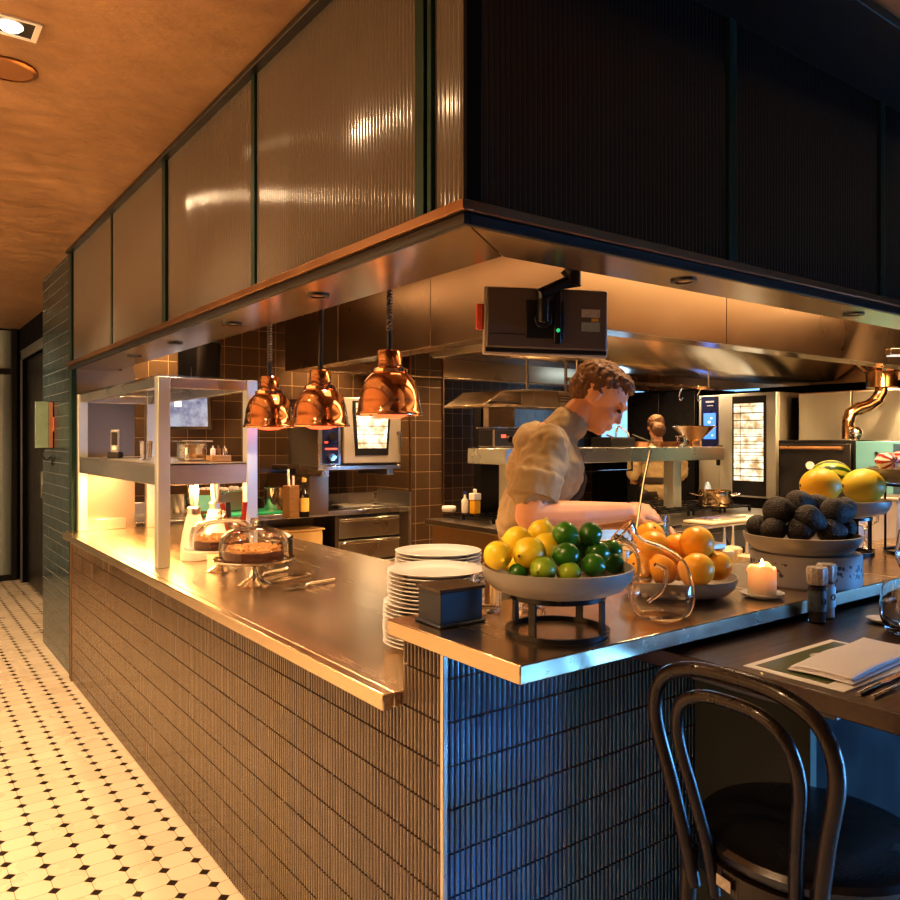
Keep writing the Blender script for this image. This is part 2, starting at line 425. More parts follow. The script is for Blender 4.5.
struct(MB().box(.975, 8.0, 1.0, 1.258, CH-.03, CH-.001).build('trim_4', M['black'], bevel=.003))

# ---- far ribbed screen at the corridor end
M['screen'] = reed_mat('ribbed screen', (.16, .2, .2), (.26, .32, .31), .25)
m = MB(); n = 160; vs = []; fs = []
for i in range(n+1):
    u = -1.0+2.12*i/n; off = .012*abs(math.sin(PI*i/8)); vs += [(u, 9.46-off, .06), (u, 9.46-off, 2.2)]
for i in range(n): fs.append((2*i, 2*i+1, 2*i+3, 2*i+2))
m._add(vs, fs); struct(m.build('window_20', M['screen'], ang=50))
struct(MB().box(-1.0, 1.12, 9.42, 9.47, 0, .06).box(-1.0, 1.12, 9.42, 9.47, 2.2, 2.26).box(1.12, 1.18, 9.41, 9.49, 0, CH).build('trim_screen', M['black'], bevel=.004))
m = MB(); vs = []; fs = []
for i in range(n+1):
    u = -1.0+2.12*i/n; off = .012*abs(math.sin(PI*i/8)); vs += [(u, 9.46-off, 2.26), (u, 9.46-off, CH-.02)]
for i in range(n): fs.append((2*i, 2*i+1, 2*i+3, 2*i+2))
m._add(vs, fs); struct(m.build('window_21', M['screen'], ang=50))

# ---- bluish window on the far right wall, behind the chef
M['daylight'] = emit('daylight behind glass', (.3, .62, 1.0), 1.6, .3)
M['bluepost'] = simple('blue painted frame', (.04, .13, .25), .4, .2, .1)
w_ = struct(MB().box(7.97, 8.0, 6.55, 7.3, 1.35, 2.15).build('window_30', M['daylight'], smooth=False))
MB().box(7.95, 7.99, 6.48, 6.55, 1.25, 2.2).box(7.95, 7.99, 7.3, 7.37, 1.25, 2.2).box(7.95, 7.99, 6.48, 7.37, 2.15, 2.2).box(7.95, 7.99, 6.48, 7.37, 1.25, 1.35).build('window_frame', M['bluepost'], w_)
w_ = struct(MB().box(7.97, 8.0, 4.95, 5.45, 2.06, 2.2).build('window_31', M['daylight'], smooth=False))  # glowing strip standing in for a window reflection above the oven
MB().box(7.96, 7.985, 4.9, 5.5, 2.2, 2.24).box(7.96, 7.985, 4.9, 5.5, 2.02, 2.06).build('window_frame', M['bluepost'], w_)  # frame added round the reflection strip
struct(MB().box(7.9, 8.0, 5.9, 6.02, 0, 2.4).box(7.9, 8.0, 5.62, 5.7, 0, 2.4).build('trim_blue', M['bluepost'], bevel=.004))

# ================================================================== HOOD
HX0, HX1, HY0, HY1, HZ = 2.6, 7.5, 2.62, 5.75, 2.05
hood = thing('extraction_hood', 'long brushed stainless extraction hood hanging over the cooking island', 'extractor hood', (HX0, HY0, HZ))
def L(x0, x1, y0, y1, z0, z1): return (x0-HX0, x1-HX0, y0-HY0, y1-HY0, z0-HZ, z1-HZ)
h = MB()
seams = [HY0, 3.72, 4.86, HY1]
for a, b in zip(seams, seams[1:]): h.box(*L(HX0, HX0+.02, a+.002, b-.002, HZ, CH-.01))
h.build('side_panel', M['steel_hood'], hood, bevel=.002)
h = MB(); seams = [HX0+.02, 3.9, 5.2, 6.5, HX1]
for a, b in zip(seams, seams[1:]): h.box(*L(a+.002, b-.002, HY0, HY0+.02, HZ, CH-.01))
h.build('front_panel', M['steel_hood'], hood, bevel=.002)
MB().box(*L(HX0+.02, HX1, HY1-.02, HY1, HZ, CH-.01)).box(*L(HX1-.02, HX1, HY0, HY1, HZ, CH-.01)).build('rear_panel', M['steel_hood'], hood)
r = MB().box(*L(HX0+.02, HX0+.16, HY0+.02, HY1-.02, HZ, HZ+.012)).box(*L(HX0+.16, HX1-.02, HY0+.02, HY0+.16, HZ, HZ+.012))
r.box(*L(HX0+.16, HX1-.02, HY1-.16, HY1-.02, HZ, HZ+.012)).box(*L(HX0+.16, HX0+.17, HY0+.16, HY1-.16, HZ, HZ+.05)).box(*L(HX0+.16, HX1-.02, HY0+.16, HY0+.17, HZ, HZ+.05))
r.build('gutter_rim', M['steel_soffit'], hood, bevel=.003)
MB().box(*L(HX0+.02, HX1-.02, HY0+.02, HY1-.02, 2.42, 2.44)).build('hood_ceiling', M['steel_hood'], hood)
# sloping filter banks back to back along the middle
yc = 4.1
poly = [(yc-.75-HY0, .30), (yc-.3-HY0, .02), (yc+.3-HY0, .02), (yc+.75-HY0, .30)]
m = MB()
mt = Matrix(((0, 0, 1, 0), (1, 0, 0, 0), (0, 1, 0, 0), (0, 0, 0, 1)))
m.prism(poly, .5, HX1-HX0-.1, mt)
m.build('filter_bank', M['steel_soffit'], hood, bevel=.003)
m = MB()
for k in range(40):
    x = .55+k*.105
    if x > HX1-HX0-.2: break
    m.box(x, x+.06, yc-.72-HY0, yc-.70-HY0, .262, .29)
m.build('filter_slots', M['black'], hood)
m = MB()
for k in range(44): m.box(.3+k*.1, .33+k*.1, .012, .019, .001, .02)
M['tube'] = emit('cool tube light', (.55, .8, 1), 6, .05)  # glowing box under the hood stands in for a window reflection
for lx in (5.85,):
    MB().box(*L(lx, lx+.5, 5.2, 5.26, 2.2, 2.28)).build('light_fitting', M['tube'], hood, bevel=.004)
# duct rising to the hood above the charcoal oven
# ================================================================== BAR COUNTER
bar = thing('bar_counter', 'blue finger tiled bar counter running from the pillar round the corner', 'counter', (.948, 1.31, 0))
BX, BY = .948, 1.31
def lb(m): return m
body = MB()
body.box(.012, .97, .165, 3.95, 0, .893)                     # long leg under the lower worktop
body.box(.012, .885, .012, .155, 0, 1.062)                   # raised end wall
body.box(.885, 3.6, .012, .155, 0, 1.062)
body.box(.97, 3.6, .155, .5, 0, .893)
body.build('base', M['grout'], bar, smooth=False)
def cladding(length, along, z_top_fn, name):
    m = MB(); pitch = .0146; w = .0056; prof = [(-w, 0), (-.0046, .0036), (-.0018, .005), (.0018, .005), (.0046, .0036), (w, 0)]
    n = int(length/pitch); vs = []; fs = []
    for k in range(n):
        u = (k+.5)*pitch; zt = z_top_fn(u)
        z = -.03
        while z < zt:
            a = max(0.004, z+.0025); b = min(zt, z+.093-.0025); z += .093
            if b-a < .008: continue
            i0 = len(vs)
            for (p, h) in prof:
                for q in (a, b):
                    vs.append((u+p, -h, q) if along == 'x' else (-h, u+p, q))
            for j in range(5): fs.append((i0+2*j, i0+2*j+1, i0+2*j+3, i0+2*j+2))
            fs.append(tuple(i0+2*j+1 for j in range(6)))
    m._add(vs, fs); return m
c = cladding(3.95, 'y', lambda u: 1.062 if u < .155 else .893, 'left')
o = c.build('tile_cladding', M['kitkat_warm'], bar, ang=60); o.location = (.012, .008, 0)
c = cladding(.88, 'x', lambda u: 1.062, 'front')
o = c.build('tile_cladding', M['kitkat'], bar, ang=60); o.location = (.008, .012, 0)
MB().box(0, .012, 0, .012, 0, 1.062).build('corner_trim', M['steel'], bar, bevel=.002, label='brushed steel corner strip')
MB().box(.002, .012, 3.945, 3.97, 0, .893).build('end_trim', M['bronze'], bar, bevel=.002)
MB().box(.012, .885, .155, .161, .9335, 1.062).build('splash_panel', M['steel'], bar)
# worktops
w = thing('worktop', 'scratched stainless worktop of the long lower pass counter', 'worktop', (0, 0, 0))
poly = [(.93, 1.474), (2.1, 1.474), (4.9, 1.474), (4.9, 1.82), (1.93, 1.82), (1.93, 5.29), (.93, 5.29)]
MB().prism(poly, .896, .932).build('slab', M['worktop'], w, bevel=.003)
MB().box(.9, .93, 1.474, 5.26, .894, .9325).build('front_edge', M['bronze'] if False else M['worktop'], w, bevel=.004)
t = thing('raised_worktop', 'raised stainless bar top carrying the fruit bowls', 'worktop', (.912, 1.028, 1.064))
bt = MB().box(0, 4.4, 0, .445, 0, .036).build('slab', M['worktop'], t, bevel=.003)
# ================================================================== TABLE
tb = thing('bar_table', 'dark walnut high table butted under the raised bar top', 'table', (1.35, -.35, 0))
MB().box(0, 2.4, 0, 1.63, 1.012, 1.05).build('table_top', M['wood_dark'], tb, bevel=.003)
M['stone'] = simple('pale grey stone', (.16, .18, .18), .4, 0, .25, 5, .1, 12)
MB().box(.22, 2.2, 1.15, 1.5, .925, 1.0115).build('stone_shelf', M['stone'], tb, bevel=.003, label='pale grey stone block under the table top')
M['olive'] = simple('olive grey painted board', (.07, .075, .055), .6, 0, .15, 2, spec=.1)
MB().box(.30, .33, 1.25, 1.55, 0, .925).build('pedestal', M['olive'], tb, bevel=.003)
MB().box(.33, 2.1, 1.27, 1.55, 0, .925).build('dark_panel', M['void'], tb, bevel=.003)  # painted black in place of the dark void under the table

# ================================================================== BAR CHAIR
ch = thing('bar_chair', 'black bentwood bar chair with double hoop back at the table', 'chair', (1.42, .775, 0))
SZ = .755
seat = MB().lathe([(0, SZ-.03), (.17, SZ-.03), (.2, SZ-.02), (.205, SZ-.002), (.198, SZ+.008), (.17, SZ+.012), (0, SZ+.006)], 48)
M['leather'] = simple('black leatherette', (.010, .009, .009), .25, 0, .2, 10, .15, 150, coat=.15)
seat.build('seat', M['leather'], ch)
MB().lathe([(.186, SZ-.07), (.207, SZ-.066), (.207, SZ-.026), (.186, SZ-.026)], 48, closed=True).build('seat_rim', M['wood_black'], ch)
def hoop(wb, wt, ztop, x0, xt, r, name, narrow=.4):
    pts = []
    zb = SZ-.09
    pts = [(x0+.015, wb*.93, zb), (x0, wb, SZ), (x0-(x0-xt)*.35, wb+(wt-wb)*.45, SZ+(ztop-SZ)*.33), (x0-(x0-xt)*.7, wt*.98, SZ+(ztop-SZ)*.66),
           (xt+.004, wt*.86, SZ+(ztop-SZ)*.88), (xt, wt*.5, SZ+(ztop-SZ)*.98), (xt, 0, ztop)]
    full = pts+[(p[0], -p[1], p[2]) for p in pts[-2::-1]]
    return MB().tube(smoothpts(full, 8), r, 14).build(name, M['wood_black'], ch, ang=80)
hoop(.13, .176, SZ+.34, -.205, -.25, .0135, 'outer_hoop')
hoop(.085, .118, SZ+.30, -.2, -.262, .0115, 'inner_hoop')
for sx, sy in ((-1, 1), (-1, -1), (1, 1), (1, -1)):
    if sx < 0: p = [(-.19, sy*.13, SZ-.02), (-.2, sy*.135, SZ-.2), (-.225, sy*.16, .3), (-.25, sy*.185, 0.001)]
    else: p = [(.12, sy*.13, SZ-.03), (.13, sy*.14, SZ-.2), (.15, sy*.165, .3), (.17, sy*.19, 0.001)]
    MB().tube(smoothpts(p, 5), [.0155]*15+[.012], 12).build('leg', M['wood_black'], ch, ang=80)
ring = [(.2*math.cos(a)-.02, .165*math.sin(a), .3) for a in [2*PI*k/32 for k in range(32)]]
MB().tube(ring, .01, 10, closed=True).build('foot_ring', M['wood_black'], ch, ang=80)
lab = MB().box(-.001, .001, -.017, .017, -.010, .010).build('tag', simple('worn paper tag', (.42, .36, .28), .6, 0, .3, 120), ch, label='small worn inventory tag')
lab.location = (-.2085, .045, SZ-.047); lab.rotation_euler = (0, 0, math.radians(-12))

# ================================================================== PLATES
def make_plate():
    m = MB().lathe([(0, .004), (.075, .004), (.08, 0), (.088, 0), (.095, .006), (.132, .017), (.135, .0195), (.132, .0205), (.092, .0095), (.07, .008), (0, .008)], 48)
    return m.build('dinner_plate', M['white'], None, ang=50)
p0 = make_plate()
stacks = [(1.235, 1.74, .9325, 19, 'front'), (1.40, 1.96, .933, 20, 'rear')]
NAMES = {'front': ('white dinner plate in the front stack beside the dark blue box', 'dinner plates in the front stack'),
         'rear': ('white dinner plate in the rear stack behind the lemons', 'dinner plates in the rear stack')}
first = True
for sxx, syy, z0, n, nm in stacks:
    for k in range(n):
        sh = .0 if k > n*.55 else -.012
        loc = (sxx+sh*R.x+random.uniform(-.0015, .0015), syy+sh*R.y+random.uniform(-.0015, .0015), z0+k*.0108)
        if first: o = p0; first = False
        else: o = p0.copy(); COL.objects.link(o)
        o.location = loc
        if k == n-1: lab = 'white dinner plate, topmost of the %s stack' % nm
        elif k == 0: lab = 'white dinner plate, lowest of the %s stack' % nm
        else: lab = NAMES[nm][0]
        tag(o, lab, 'plate', NAMES[nm][1])
# ================================================================== DARK BOX
b = thing('caddy_box', 'dark blue lidded box at the corner of the raised bar top', 'box', (1.012, 1.372, 1.1005), math.radians(-2))
M['navy'] = simple('navy board', (.012, .02, .038), .45, 0, .15)
MB().box(-.055, .055, -.045, .045, .004, .074).build('box_body', M['navy'], b, bevel=.002)
MB().box(-.062, .062, -.052, .052, 0, .007).build('base_plinth', M['navy'], b, bevel=.003)
MB().box(-.06, .06, -.05, .05, .0735, .082).build('lid', simple('dark brown lid', (.05, .032, .022), .35, 0, .15), b, bevel=.002, label='dark brown lid')
# ================================================================== FRUIT BOWLS
def bowl_mesh(r, h, rb, t=.006):
    return MB().lathe([(0, 0), (rb, 0), (rb+.012, .003), (r*.86, h*.22), (r*.955, h*.5), (r*.993, h*.78), (r, h), (r-t*.6, h+.001), (r-t*1.3, h*.8), (r*.92, h*.52), (r*.83, h*.3), (rb, .009), (0, .009)], 64)
def stand(name, label, r, h, loc, nleg=4, rr=None, w=.006, ph=.3):
    s = thing(name, label, 'bowl stand', loc)
    def flat(z0, z1, r): return MB().lathe([(r-.007, z0), (r, z0), (r, z1), (r-.007, z1)], 64, closed=True)
    flat(0, .010, r).build('base_ring', M['blackmetal'], s)
    flat(h-.009, h, rr or r*.93).build('top_ring', M['blackmetal'], s)
    for k in range(nleg):
        a = ph+2*PI*k/nleg; q = (rr or r*.93)
        m = MB().box(-.0035, .0035, -.0075, .0075, .009, h-.008, Matrix.Translation((math.cos(a)*(r*.965-.003), math.sin(a)*(r*.965-.003), 0)) @ Matrix.Rotation(a, 4, 'Z'))
        m.build('leg', M['blackmetal'], s)
    return s
LB = Vector((1.134, 1.162, 1.1005))
st0 = stand('bowl_stand', 'black metal ring stand under the bowl of lemons and limes', .108, .083, LB, 4)
lbowl = bowl_mesh(.157, .055, .10).build('fruit_bowl', M['bowl'], None)
tag(lbowl, 'wide grey stoneware bowl of lemons and limes on a black ring stand', 'bowl', loc=LB+Vector((0, 0, .0835)))
OB = Vector((1.665, 1.265, 1.1005))
ob = bowl_mesh(.150, .05, .085).build('fruit_bowl', M['bowl'], None)
tag(ob, 'grey stoneware bowl of oranges behind the glass carafe', 'bowl', loc=OB)
DB = pd(805, 2.18, 1.1005)
def drum_mat():
    t = NT('patterned grey ceramic'); x, y, z = t.xyz(); v = t.node('ShaderNodeTexVoronoi'); v.inputs['Scale'].default_value = 70; t.l.new(t.coord(), v.inputs['Vector'])
    n = t.noise(9, 4)
    band = t.m('MULTIPLY', t.m('GREATER_THAN', z, .025), t.m('LESS_THAN', z, .065))
    spot_ = t.m('MULTIPLY', t.m('LESS_THAN', v.outputs['Distance'], .47), t.m('GREATER_THAN', n, .44))
    t.set(Base_Color=t.mix(t.m('MULTIPLY', t.m('MULTIPLY', band, spot_), .95), t.mix(n, (.27, .29, .31), (.4, .42, .44)), (.03, .035, .06)), Roughness=.55)
    return t.mat
dr = MB().lathe([(0, 0), (.141, 0), (.145, .004), (.145, .082), (.141, .087), (0, .087)], 64).build('display_drum', drum_mat(), None, ang=40)
tag(dr, 'grey ceramic drum with a speckled band under the avocado bowl', 'display stand', loc=DB)
ab = bowl_mesh(.152, .05, .105).build('fruit_bowl', M['bowl'], None)
tag(ab, 'grey stoneware bowl heaped with dark avocados on the ceramic drum', 'bowl', loc=pd(801, 2.16, 1.1005)+Vector((0, 0, .0875)))
MLB = pd(843, 2.74, 1.1005)
stand('bowl_stand', 'black ring stand under the bowl of melons', .1, .13, MLB, 4, ph=.9)
mb = bowl_mesh(.152, .058, .08).build('fruit_bowl', M['bowl'], None)
tag(mb, 'grey stoneware bowl of yellow melons behind the avocados', 'bowl', loc=MLB+Vector((0, 0, .1305)))
RB = pd(922, 2.72, 1.1005)
stand('bowl_stand', 'tall black ring stand at the right edge under the chicory bowl', .12, .245, RB, 4, ph=.35)
rb = bowl_mesh(.172, .055, .09).build('fruit_bowl', M['bowl'], None)
tag(rb, 'grey stoneware bowl of red chicory on the tallest stand', 'bowl', loc=RB+Vector((0, 0, .2455)))

# ---- fruit
def fruit_mat(name, a, b, rough=.4, bsc=120, bst=.25, spec_green=None, sc=3, coat=0):
    t = NT(name); n = t.noise(sc*8, 3); oi = t.node('ShaderNodeObjectInfo')
    f = t.m('ADD', t.m('MULTIPLY', n, .6), t.m('MULTIPLY', oi.outputs['Random'], .4))
    t.set(Base_Color=t.mix(t.rng(f, .25, .75, 0, 1), a, b), Roughness=rough, Coat_Weight=coat, Coat_Roughness=.15)
    t.b.inputs['Subsurface Weight'].default_value = .08; t.b.inputs['Subsurface Scale'].default_value = .01
    t.bump(t.noise(bsc, 2), bst, .006 if bst >= 1 else .002); return t.mat
M['lemon'] = fruit_mat('lemon peel', (.72, .50, .02), (.85, .66, .04), .35)
M['lime'] = fruit_mat('lime peel', (.02, .11, .008), (.05, .2, .015), .28, coat=.2)
M['lime2'] = fruit_mat('pale lime peel', (.16, .3, .02), (.35, .42, .03), .3)
M['orange'] = fruit_mat('orange peel', (.86, .36, .02), (.92, .48, .04), .35)
M['avocado'] = fruit_mat('dark avocado skin', (.006, .0045, .003), (.022, .014, .008), .5, 260, 1.0)
M['melon'] = fruit_mat('yellow melon rind', (.68, .40, .02), (.8, .52, .03), .45, 30, .2)
M['melon2'] = fruit_mat('yellow green melon rind', (.48, .42, .04), (.66, .5, .05), .45, 30, .2)
M['stemc'] = simple('brown stem scar', (.09, .06, .02), .7)
def fruit(kind, label, group, pos, r, squash=1, rot=(0, 0, 0), name=None, mat=None):
    nm = name or kind
    if kind == 'lemon':
        prof = [(0, -1.22), (.10, -1.19), (.2, -1.06), (.45, -.9), (.78, -.6), (.97, -.2), (1, .1), (.9, .5), (.66, .8), (.36, 1.0), (.17, 1.1), (.12, 1.24), (0, 1.28)]
    elif kind in ('lime',):
        prof = [(0, -1.1), (.14, -1.07), (.4, -.93), (.75, -.66), (.96, -.25), (1, .1), (.9, .5), (.64, .83), (.3, 1.02), (.12, 1.1), (0, 1.14)]
    elif kind == 'orange':
        prof = [(0, -.93), (.05, -.95)]+[(math.sin(PI*i/12), -math.cos(PI*i/12)*.98) for i in range(1, 12)]+[(.04, .95), (0, .93)]
    elif kind == 'avocado':
        prof = [(0, -1.0), (.35, -.95), (.75, -.7), (.97, -.3), (1, .02), (.92, .4), (.74, .8), (.55, 1.15), (.38, 1.38), (.16, 1.5), (0, 1.52)]
    elif kind in ('melon', 'watermelon'):
        prof = [(math.sin(PI*i/14) if 0 < i < 14 else 0, -math.cos(PI*i/14)*1.16) for i in range(15)]
    else: prof = []
    p = smoothpts([(a, 0, b) for a, b in prof], 3)
    o = MB().lathe([(max(0, v.x)*r if 0 < i < len(p)-1 else 0, v.z*r*squash) for i, v in enumerate(p)], 28).build(nm, mat or M[kind], None, ang=180)
    tag(o, label, nm.replace('_', ' '), group, pos, rot)
    zt = max(v.z for v in p)*r*squash
    s = MB().lathe([(0, .0), (r*.09, .0), (r*.1, r*.03), (r*.05, r*.05), (0, r*.05)], 10).build('stem_scar', M['stemc'], o); s.location = (0, 0, -zt*.0+(-p[0].z)*-r*squash-r*.04)
    s.location = (0, 0, p[0].z*r*squash-r*.03)
    return o
A90 = PI/2
lem = [(497.5, 555, 1.53, .0285, (A90+.2, 0, -.3), 'lemon, leftmost in the bowl with its stem scar showing'),
       (517, 539, 1.63, .0275, (A90, .3, .9), 'lemon at the back left of the citrus bowl'),
       (529, 553.5, 1.53, .033, (A90, 0, 1.9), 'large lemon lying at the front of the citrus bowl'),
       (541, 533.5, 1.66, .0285, (.3, .2, .4), 'topmost lemon at the back of the citrus bowl'),
       (546, 549, 1.60, .031, (.4, .5, 1), 'upright lemon wedged against the limes'),
       (521, 566, 1.60, .026, (A90, 0, 1), 'lemon half hidden under the front lemons'),
       (512, 560, 1.68, .028, (A90, 0, 2), 'lemon buried at the back left of the bowl')]
for px, py, d, r, ro, lb_ in lem: fruit('lemon', lb_, 'lemons in the citrus bowl', at(px, py, d), r, 1, ro)
lim = [(565, 534.5, 1.59, .0268, (A90, .2, .3), 'dark green lime on top of the pile, left of two', 'lime'),
       (590, 534, 1.61, .0245, (A90, 0, 2), 'dark green lime on top of the pile, right of two', 'lime'),
       (566, 556, 1.53, .027, (A90, 0, 1.2), 'green lime at the front beside the large lemon', 'lime'),
       (597, 553, 1.61, .0255, (A90, 0, .6), 'green lime behind the glossy front lime', 'lime'),
       (593, 565, 1.53, .0235, (A90+.2, 0, .35), 'glossy lime at the front right showing its stem end', 'lime'),
       (611, 551, 1.68, .024, (.3, 0, .6), 'lime against the right rim of the bowl', 'lime'),
       (613, 563, 1.66, .022, (A90, 0, .6), 'small lime low at the right rim of the bowl', 'lime'),
       (543, 570, 1.50, .0255, (A90, 0, 2), 'pale green lime low at the front of the bowl', 'lime2'),
       (569, 574, 1.51, .024, (A90, 0, 1.3), 'yellowish lime just showing over the front rim', 'lime2'),
       (518, 573, 1.52, .02, (A90, 0, 1.3), 'small green lime under the leftmost lemons', 'lime'),
       (585, 560, 1.70, .026, (A90, 0, .3), 'lime buried at the back of the bowl', 'lime'),
       (578, 549, 1.64, .024, (A90, 0, .3), 'lime in the middle of the lime pile', 'lime')]
for px, py, d, r, ro, lb_, mt_ in lim: fruit('lime', lb_, 'limes in the citrus bowl', at(px, py, d), r, .96, ro, mat=M[mt_])
ora = [(697, 543, 1.96, .0432, 'orange on top at the right of the pile'), (678, 549, 2.02, .041, 'orange behind and left of the topmost right orange'),
       (697.5, 569.5, 1.88, .0405, 'yellowish orange at the front of the bowl'), (717, 566, 1.96, .037, 'orange at the right rim of the bowl'),
       (650, 537, 2.07, .04, 'orange on top at the back left of the pile'), (653, 547, 1.98, .042, 'orange seen above the shoulder of the carafe'),
       (664, 568, 1.93, .04, 'orange seen through the glass carafe'), (642, 565, 1.98, .038, 'orange at the left rim behind the carafe'),
       (680, 566, 2.06, .038, 'orange at the bottom of the pile behind the front ones')]
for i, (px, py, d, r, lb_) in enumerate(ora): fruit('orange', lb_, 'oranges in the orange bowl', at(px, py, d), r, 1, (i*1.3+.4, i*.7, 0))
avo = [(778, 511, 2.16, .041, (A90, .5, 1.3), 'largest avocado on the left of the pile'), (798, 503, 2.26, .038, (A90, .2, 1.0), 'avocado at the top back left'),
       (808, 518, 2.12, .037, (A90+.5, 0, .55), 'avocado in the middle with its stem end forward'), (817, 505.5, 2.28, .034, (A90, 0, .3), 'avocado at the back centre of the pile'),
       (834, 512, 2.15, .039, (A90, -.4, .7), 'large avocado at the top right'), (844, 509, 2.26, .035, (A90, 0, 1.6), 'avocado at the back right'),
       (799, 531, 2.12, .034, (A90, 0, 1.2), 'greenish avocado low at the front of the pile'), (829, 531, 2.12, .033, (A90, 0, .7), 'avocado low at the front right'),
       (845, 528, 2.18, .031, (A90, 0, 1.9), 'avocado at the right rim'), (773, 530, 2.13, .034, (A90, 0, 1.4), 'brown avocado low at the front left rim'),
       (758, 526, 2.19, .032, (A90, 0, 1.9), 'brown avocado touching the left rim')]
for px, py, d, r, ro, lb_ in avo: fruit('avocado', lb_, 'avocados on the ceramic drum', at(px, py, d), r, .95, ro)
fruit('melon', 'bright yellow melon at the left of the raised bowl', 'melons in the raised bowl', at(820.5, 485.5, 2.66), .060, .98, (A90, 0, .9), mat=M['melon'])
fruit('melon', 'greenish yellow melon at the right of the raised bowl', 'melons in the raised bowl', at(863.5, 486, 2.7), .061, 1.0, (A90, 0, .9), mat=M['melon2'])
def wm():
    t = NT('striped watermelon rind'); x, y, z = t.xyz()
    a = t.m('ARCTAN2', y, x); n = t.noise(30, 4)
    s = t.m('SINE', t.m('ADD', t.m('MULTIPLY', a, 11), t.m('MULTIPLY', n, 4)))
    t.set(Base_Color=t.mix(t.rng(s, -.3, .3, 0, 1), (.02, .07, .008), (.5, .5, .06)), Roughness=.35); return t.mat
M['watermelon'] = wm()
fruit('watermelon', 'striped green watermelon behind the two yellow melons', None, at(831, 477, 2.83), .062, 1.0, (A90, 0, .6))
# chicory
def chic_mat():
    t = NT('red and white chicory'); x, y, z = t.xyz(); a = t.m('ARCTAN2', y, x); n = t.noise(20, 4)
    s = t.m('SINE', t.m('ADD', t.m('MULTIPLY', a, 7), t.m('MULTIPLY', n, 5)))
    t.set(Base_Color=t.mix(t.rng(s, -.1, .5, 0, 1), (.8, .7, .6), (.42, .02, .03)), Roughness=.35); return t.mat
M['chicory'] = chic_mat()
for i, (px, py, d, ro, lb_) in enumerate(((887, 461, 2.6, (A90, 0, 2.3), 'red and white chicory head lying at the left rim'), (905, 459, 2.7, (A90, .2, 2.6), 'red chicory head heaped at the back of the bowl'), (922, 456, 2.62, (A90, 0, 1.2), 'red chicory head at the front right of its bowl'))):
    m = MB()
    for k in range(7):
        a = 2*PI*k/7; mt = Matrix.Rotation(a, 4, 'Z') @ Matrix.Translation((.010, 0, 0)) @ Matrix.Rotation(.05, 4, 'Y')
        m.ell((0, 0, 0), (.02, .018, .062), 12, 10, mt)
    o = m.build('chicory', M['chicory'], None, ang=180)
    tag(o, lb_, 'chicory', 'chicory in the tall bowl', at(px, py, d), ro)
# ================================================================== GLASSWARE
def lath(prof, mat, name, seg=40, wob=None): return MB().lathe(prof, seg, wob=wob).build(name, mat, None, ang=60)
# carafe: round belly pinched into a leaning neck
cv = thing('glass_carafe', 'clear glass carafe with a leaning pinched neck beside the oranges', 'carafe', pd(661, 1.745, 1.1005))
m = MB(); rows = []; segs = 40
axis = smoothpts([(0, 0, 0), (0, 0, .012), (.001, 0, .05), (-.002, 0, .10), (-.022, 0, .135), (-.048, 0, .160), (-.07, 0, .178), (-.088, 0, .196)], 6)
rad = smoothpts([(.048, 0, 0), (.064, 0, 0), (.074, 0, 0), (.064, 0, 0), (.040, 0, 0), (.021, 0, 0), (.021, 0, 0), (.032, 0, 0)], 6)
RX = R; 
for i, (p, q) in enumerate(zip(axis, rad)):
    a = axis[min(i+1, len(axis)-1)]-axis[max(i-1, 0)]; a.normalize()
    u = Vector((0, 1, 0)); w = a.cross(u); row = []
    f = i/(len(axis)-1)
    for k in range(segs):
        th = 2*PI*k/segs
        dent = 1-.38*math.exp(-((th-PI*1.5)/.38)**2)*math.exp(-((f-.45)/.25)**2)
        if f > .85: dent *= 1+.12*math.cos(2*th)
        row.append(p+(w*math.cos(th)*dent+u*math.sin(th)*dent)*q.x)
    rows.append(row)
vs = [v for r_ in rows for v in r_]; vs = [R*v.x+F*v.y+Vector((0, 0, v.z)) for v in vs]
fs = [(i*segs+k, i*segs+(k+1) % segs, (i+1)*segs+(k+1) % segs, (i+1)*segs+k) for i in range(len(rows)-1) for k in range(segs)]+[tuple(range(segs))[::-1]]
m._add(vs, fs); o = m.build('carafe_body', M['rglass'], cv, ang=70)
sm = o.modifiers.new('wall', 'SOLIDIFY'); sm.thickness = .0035; sm.offset = -1
hd = [R*a+F*b+Vector((0, 0, c)) for a, b, c in smoothpts([(-.03, -.062, .128), (-.005, -.058, .112), (-.012, -.05, .07), (-.045, -.056, .045)], 6)]
MB().tube(hd, .0045, 10).build('inner_fold', M['rglass'], cv, ang=80)
def tumbler(label, loc, r, h, cut=True, group=None):
    t = thing('cut_glass_tumbler', label, 'glass', loc, group=group)
    wob = (lambda a, i: 1+.02*math.cos(16*a)) if cut else None
    MB().lathe([(0, 0), (r*.86, 0), (r*.9, .006), (r, h), (r-.003, h), (r*.84, .012), (0, .010)], 64, wob=wob).build('glass_body', M['rglass'], t, ang=30)
    MB().lathe([(r*.89, .004), (r*.93, .004), (r*.93, .011), (r*.89, .011)], 48, closed=True).build('beaded_foot', M['rglass'], t)
    return t
tumbler('cut glass tumbler right behind the dark blue box', pd(487, 1.80, 1.1005), .036, .085)
tumbler('low cut glass bowl seen under the citrus bowl', pd(529, 1.86, 1.1005), .043, .05)
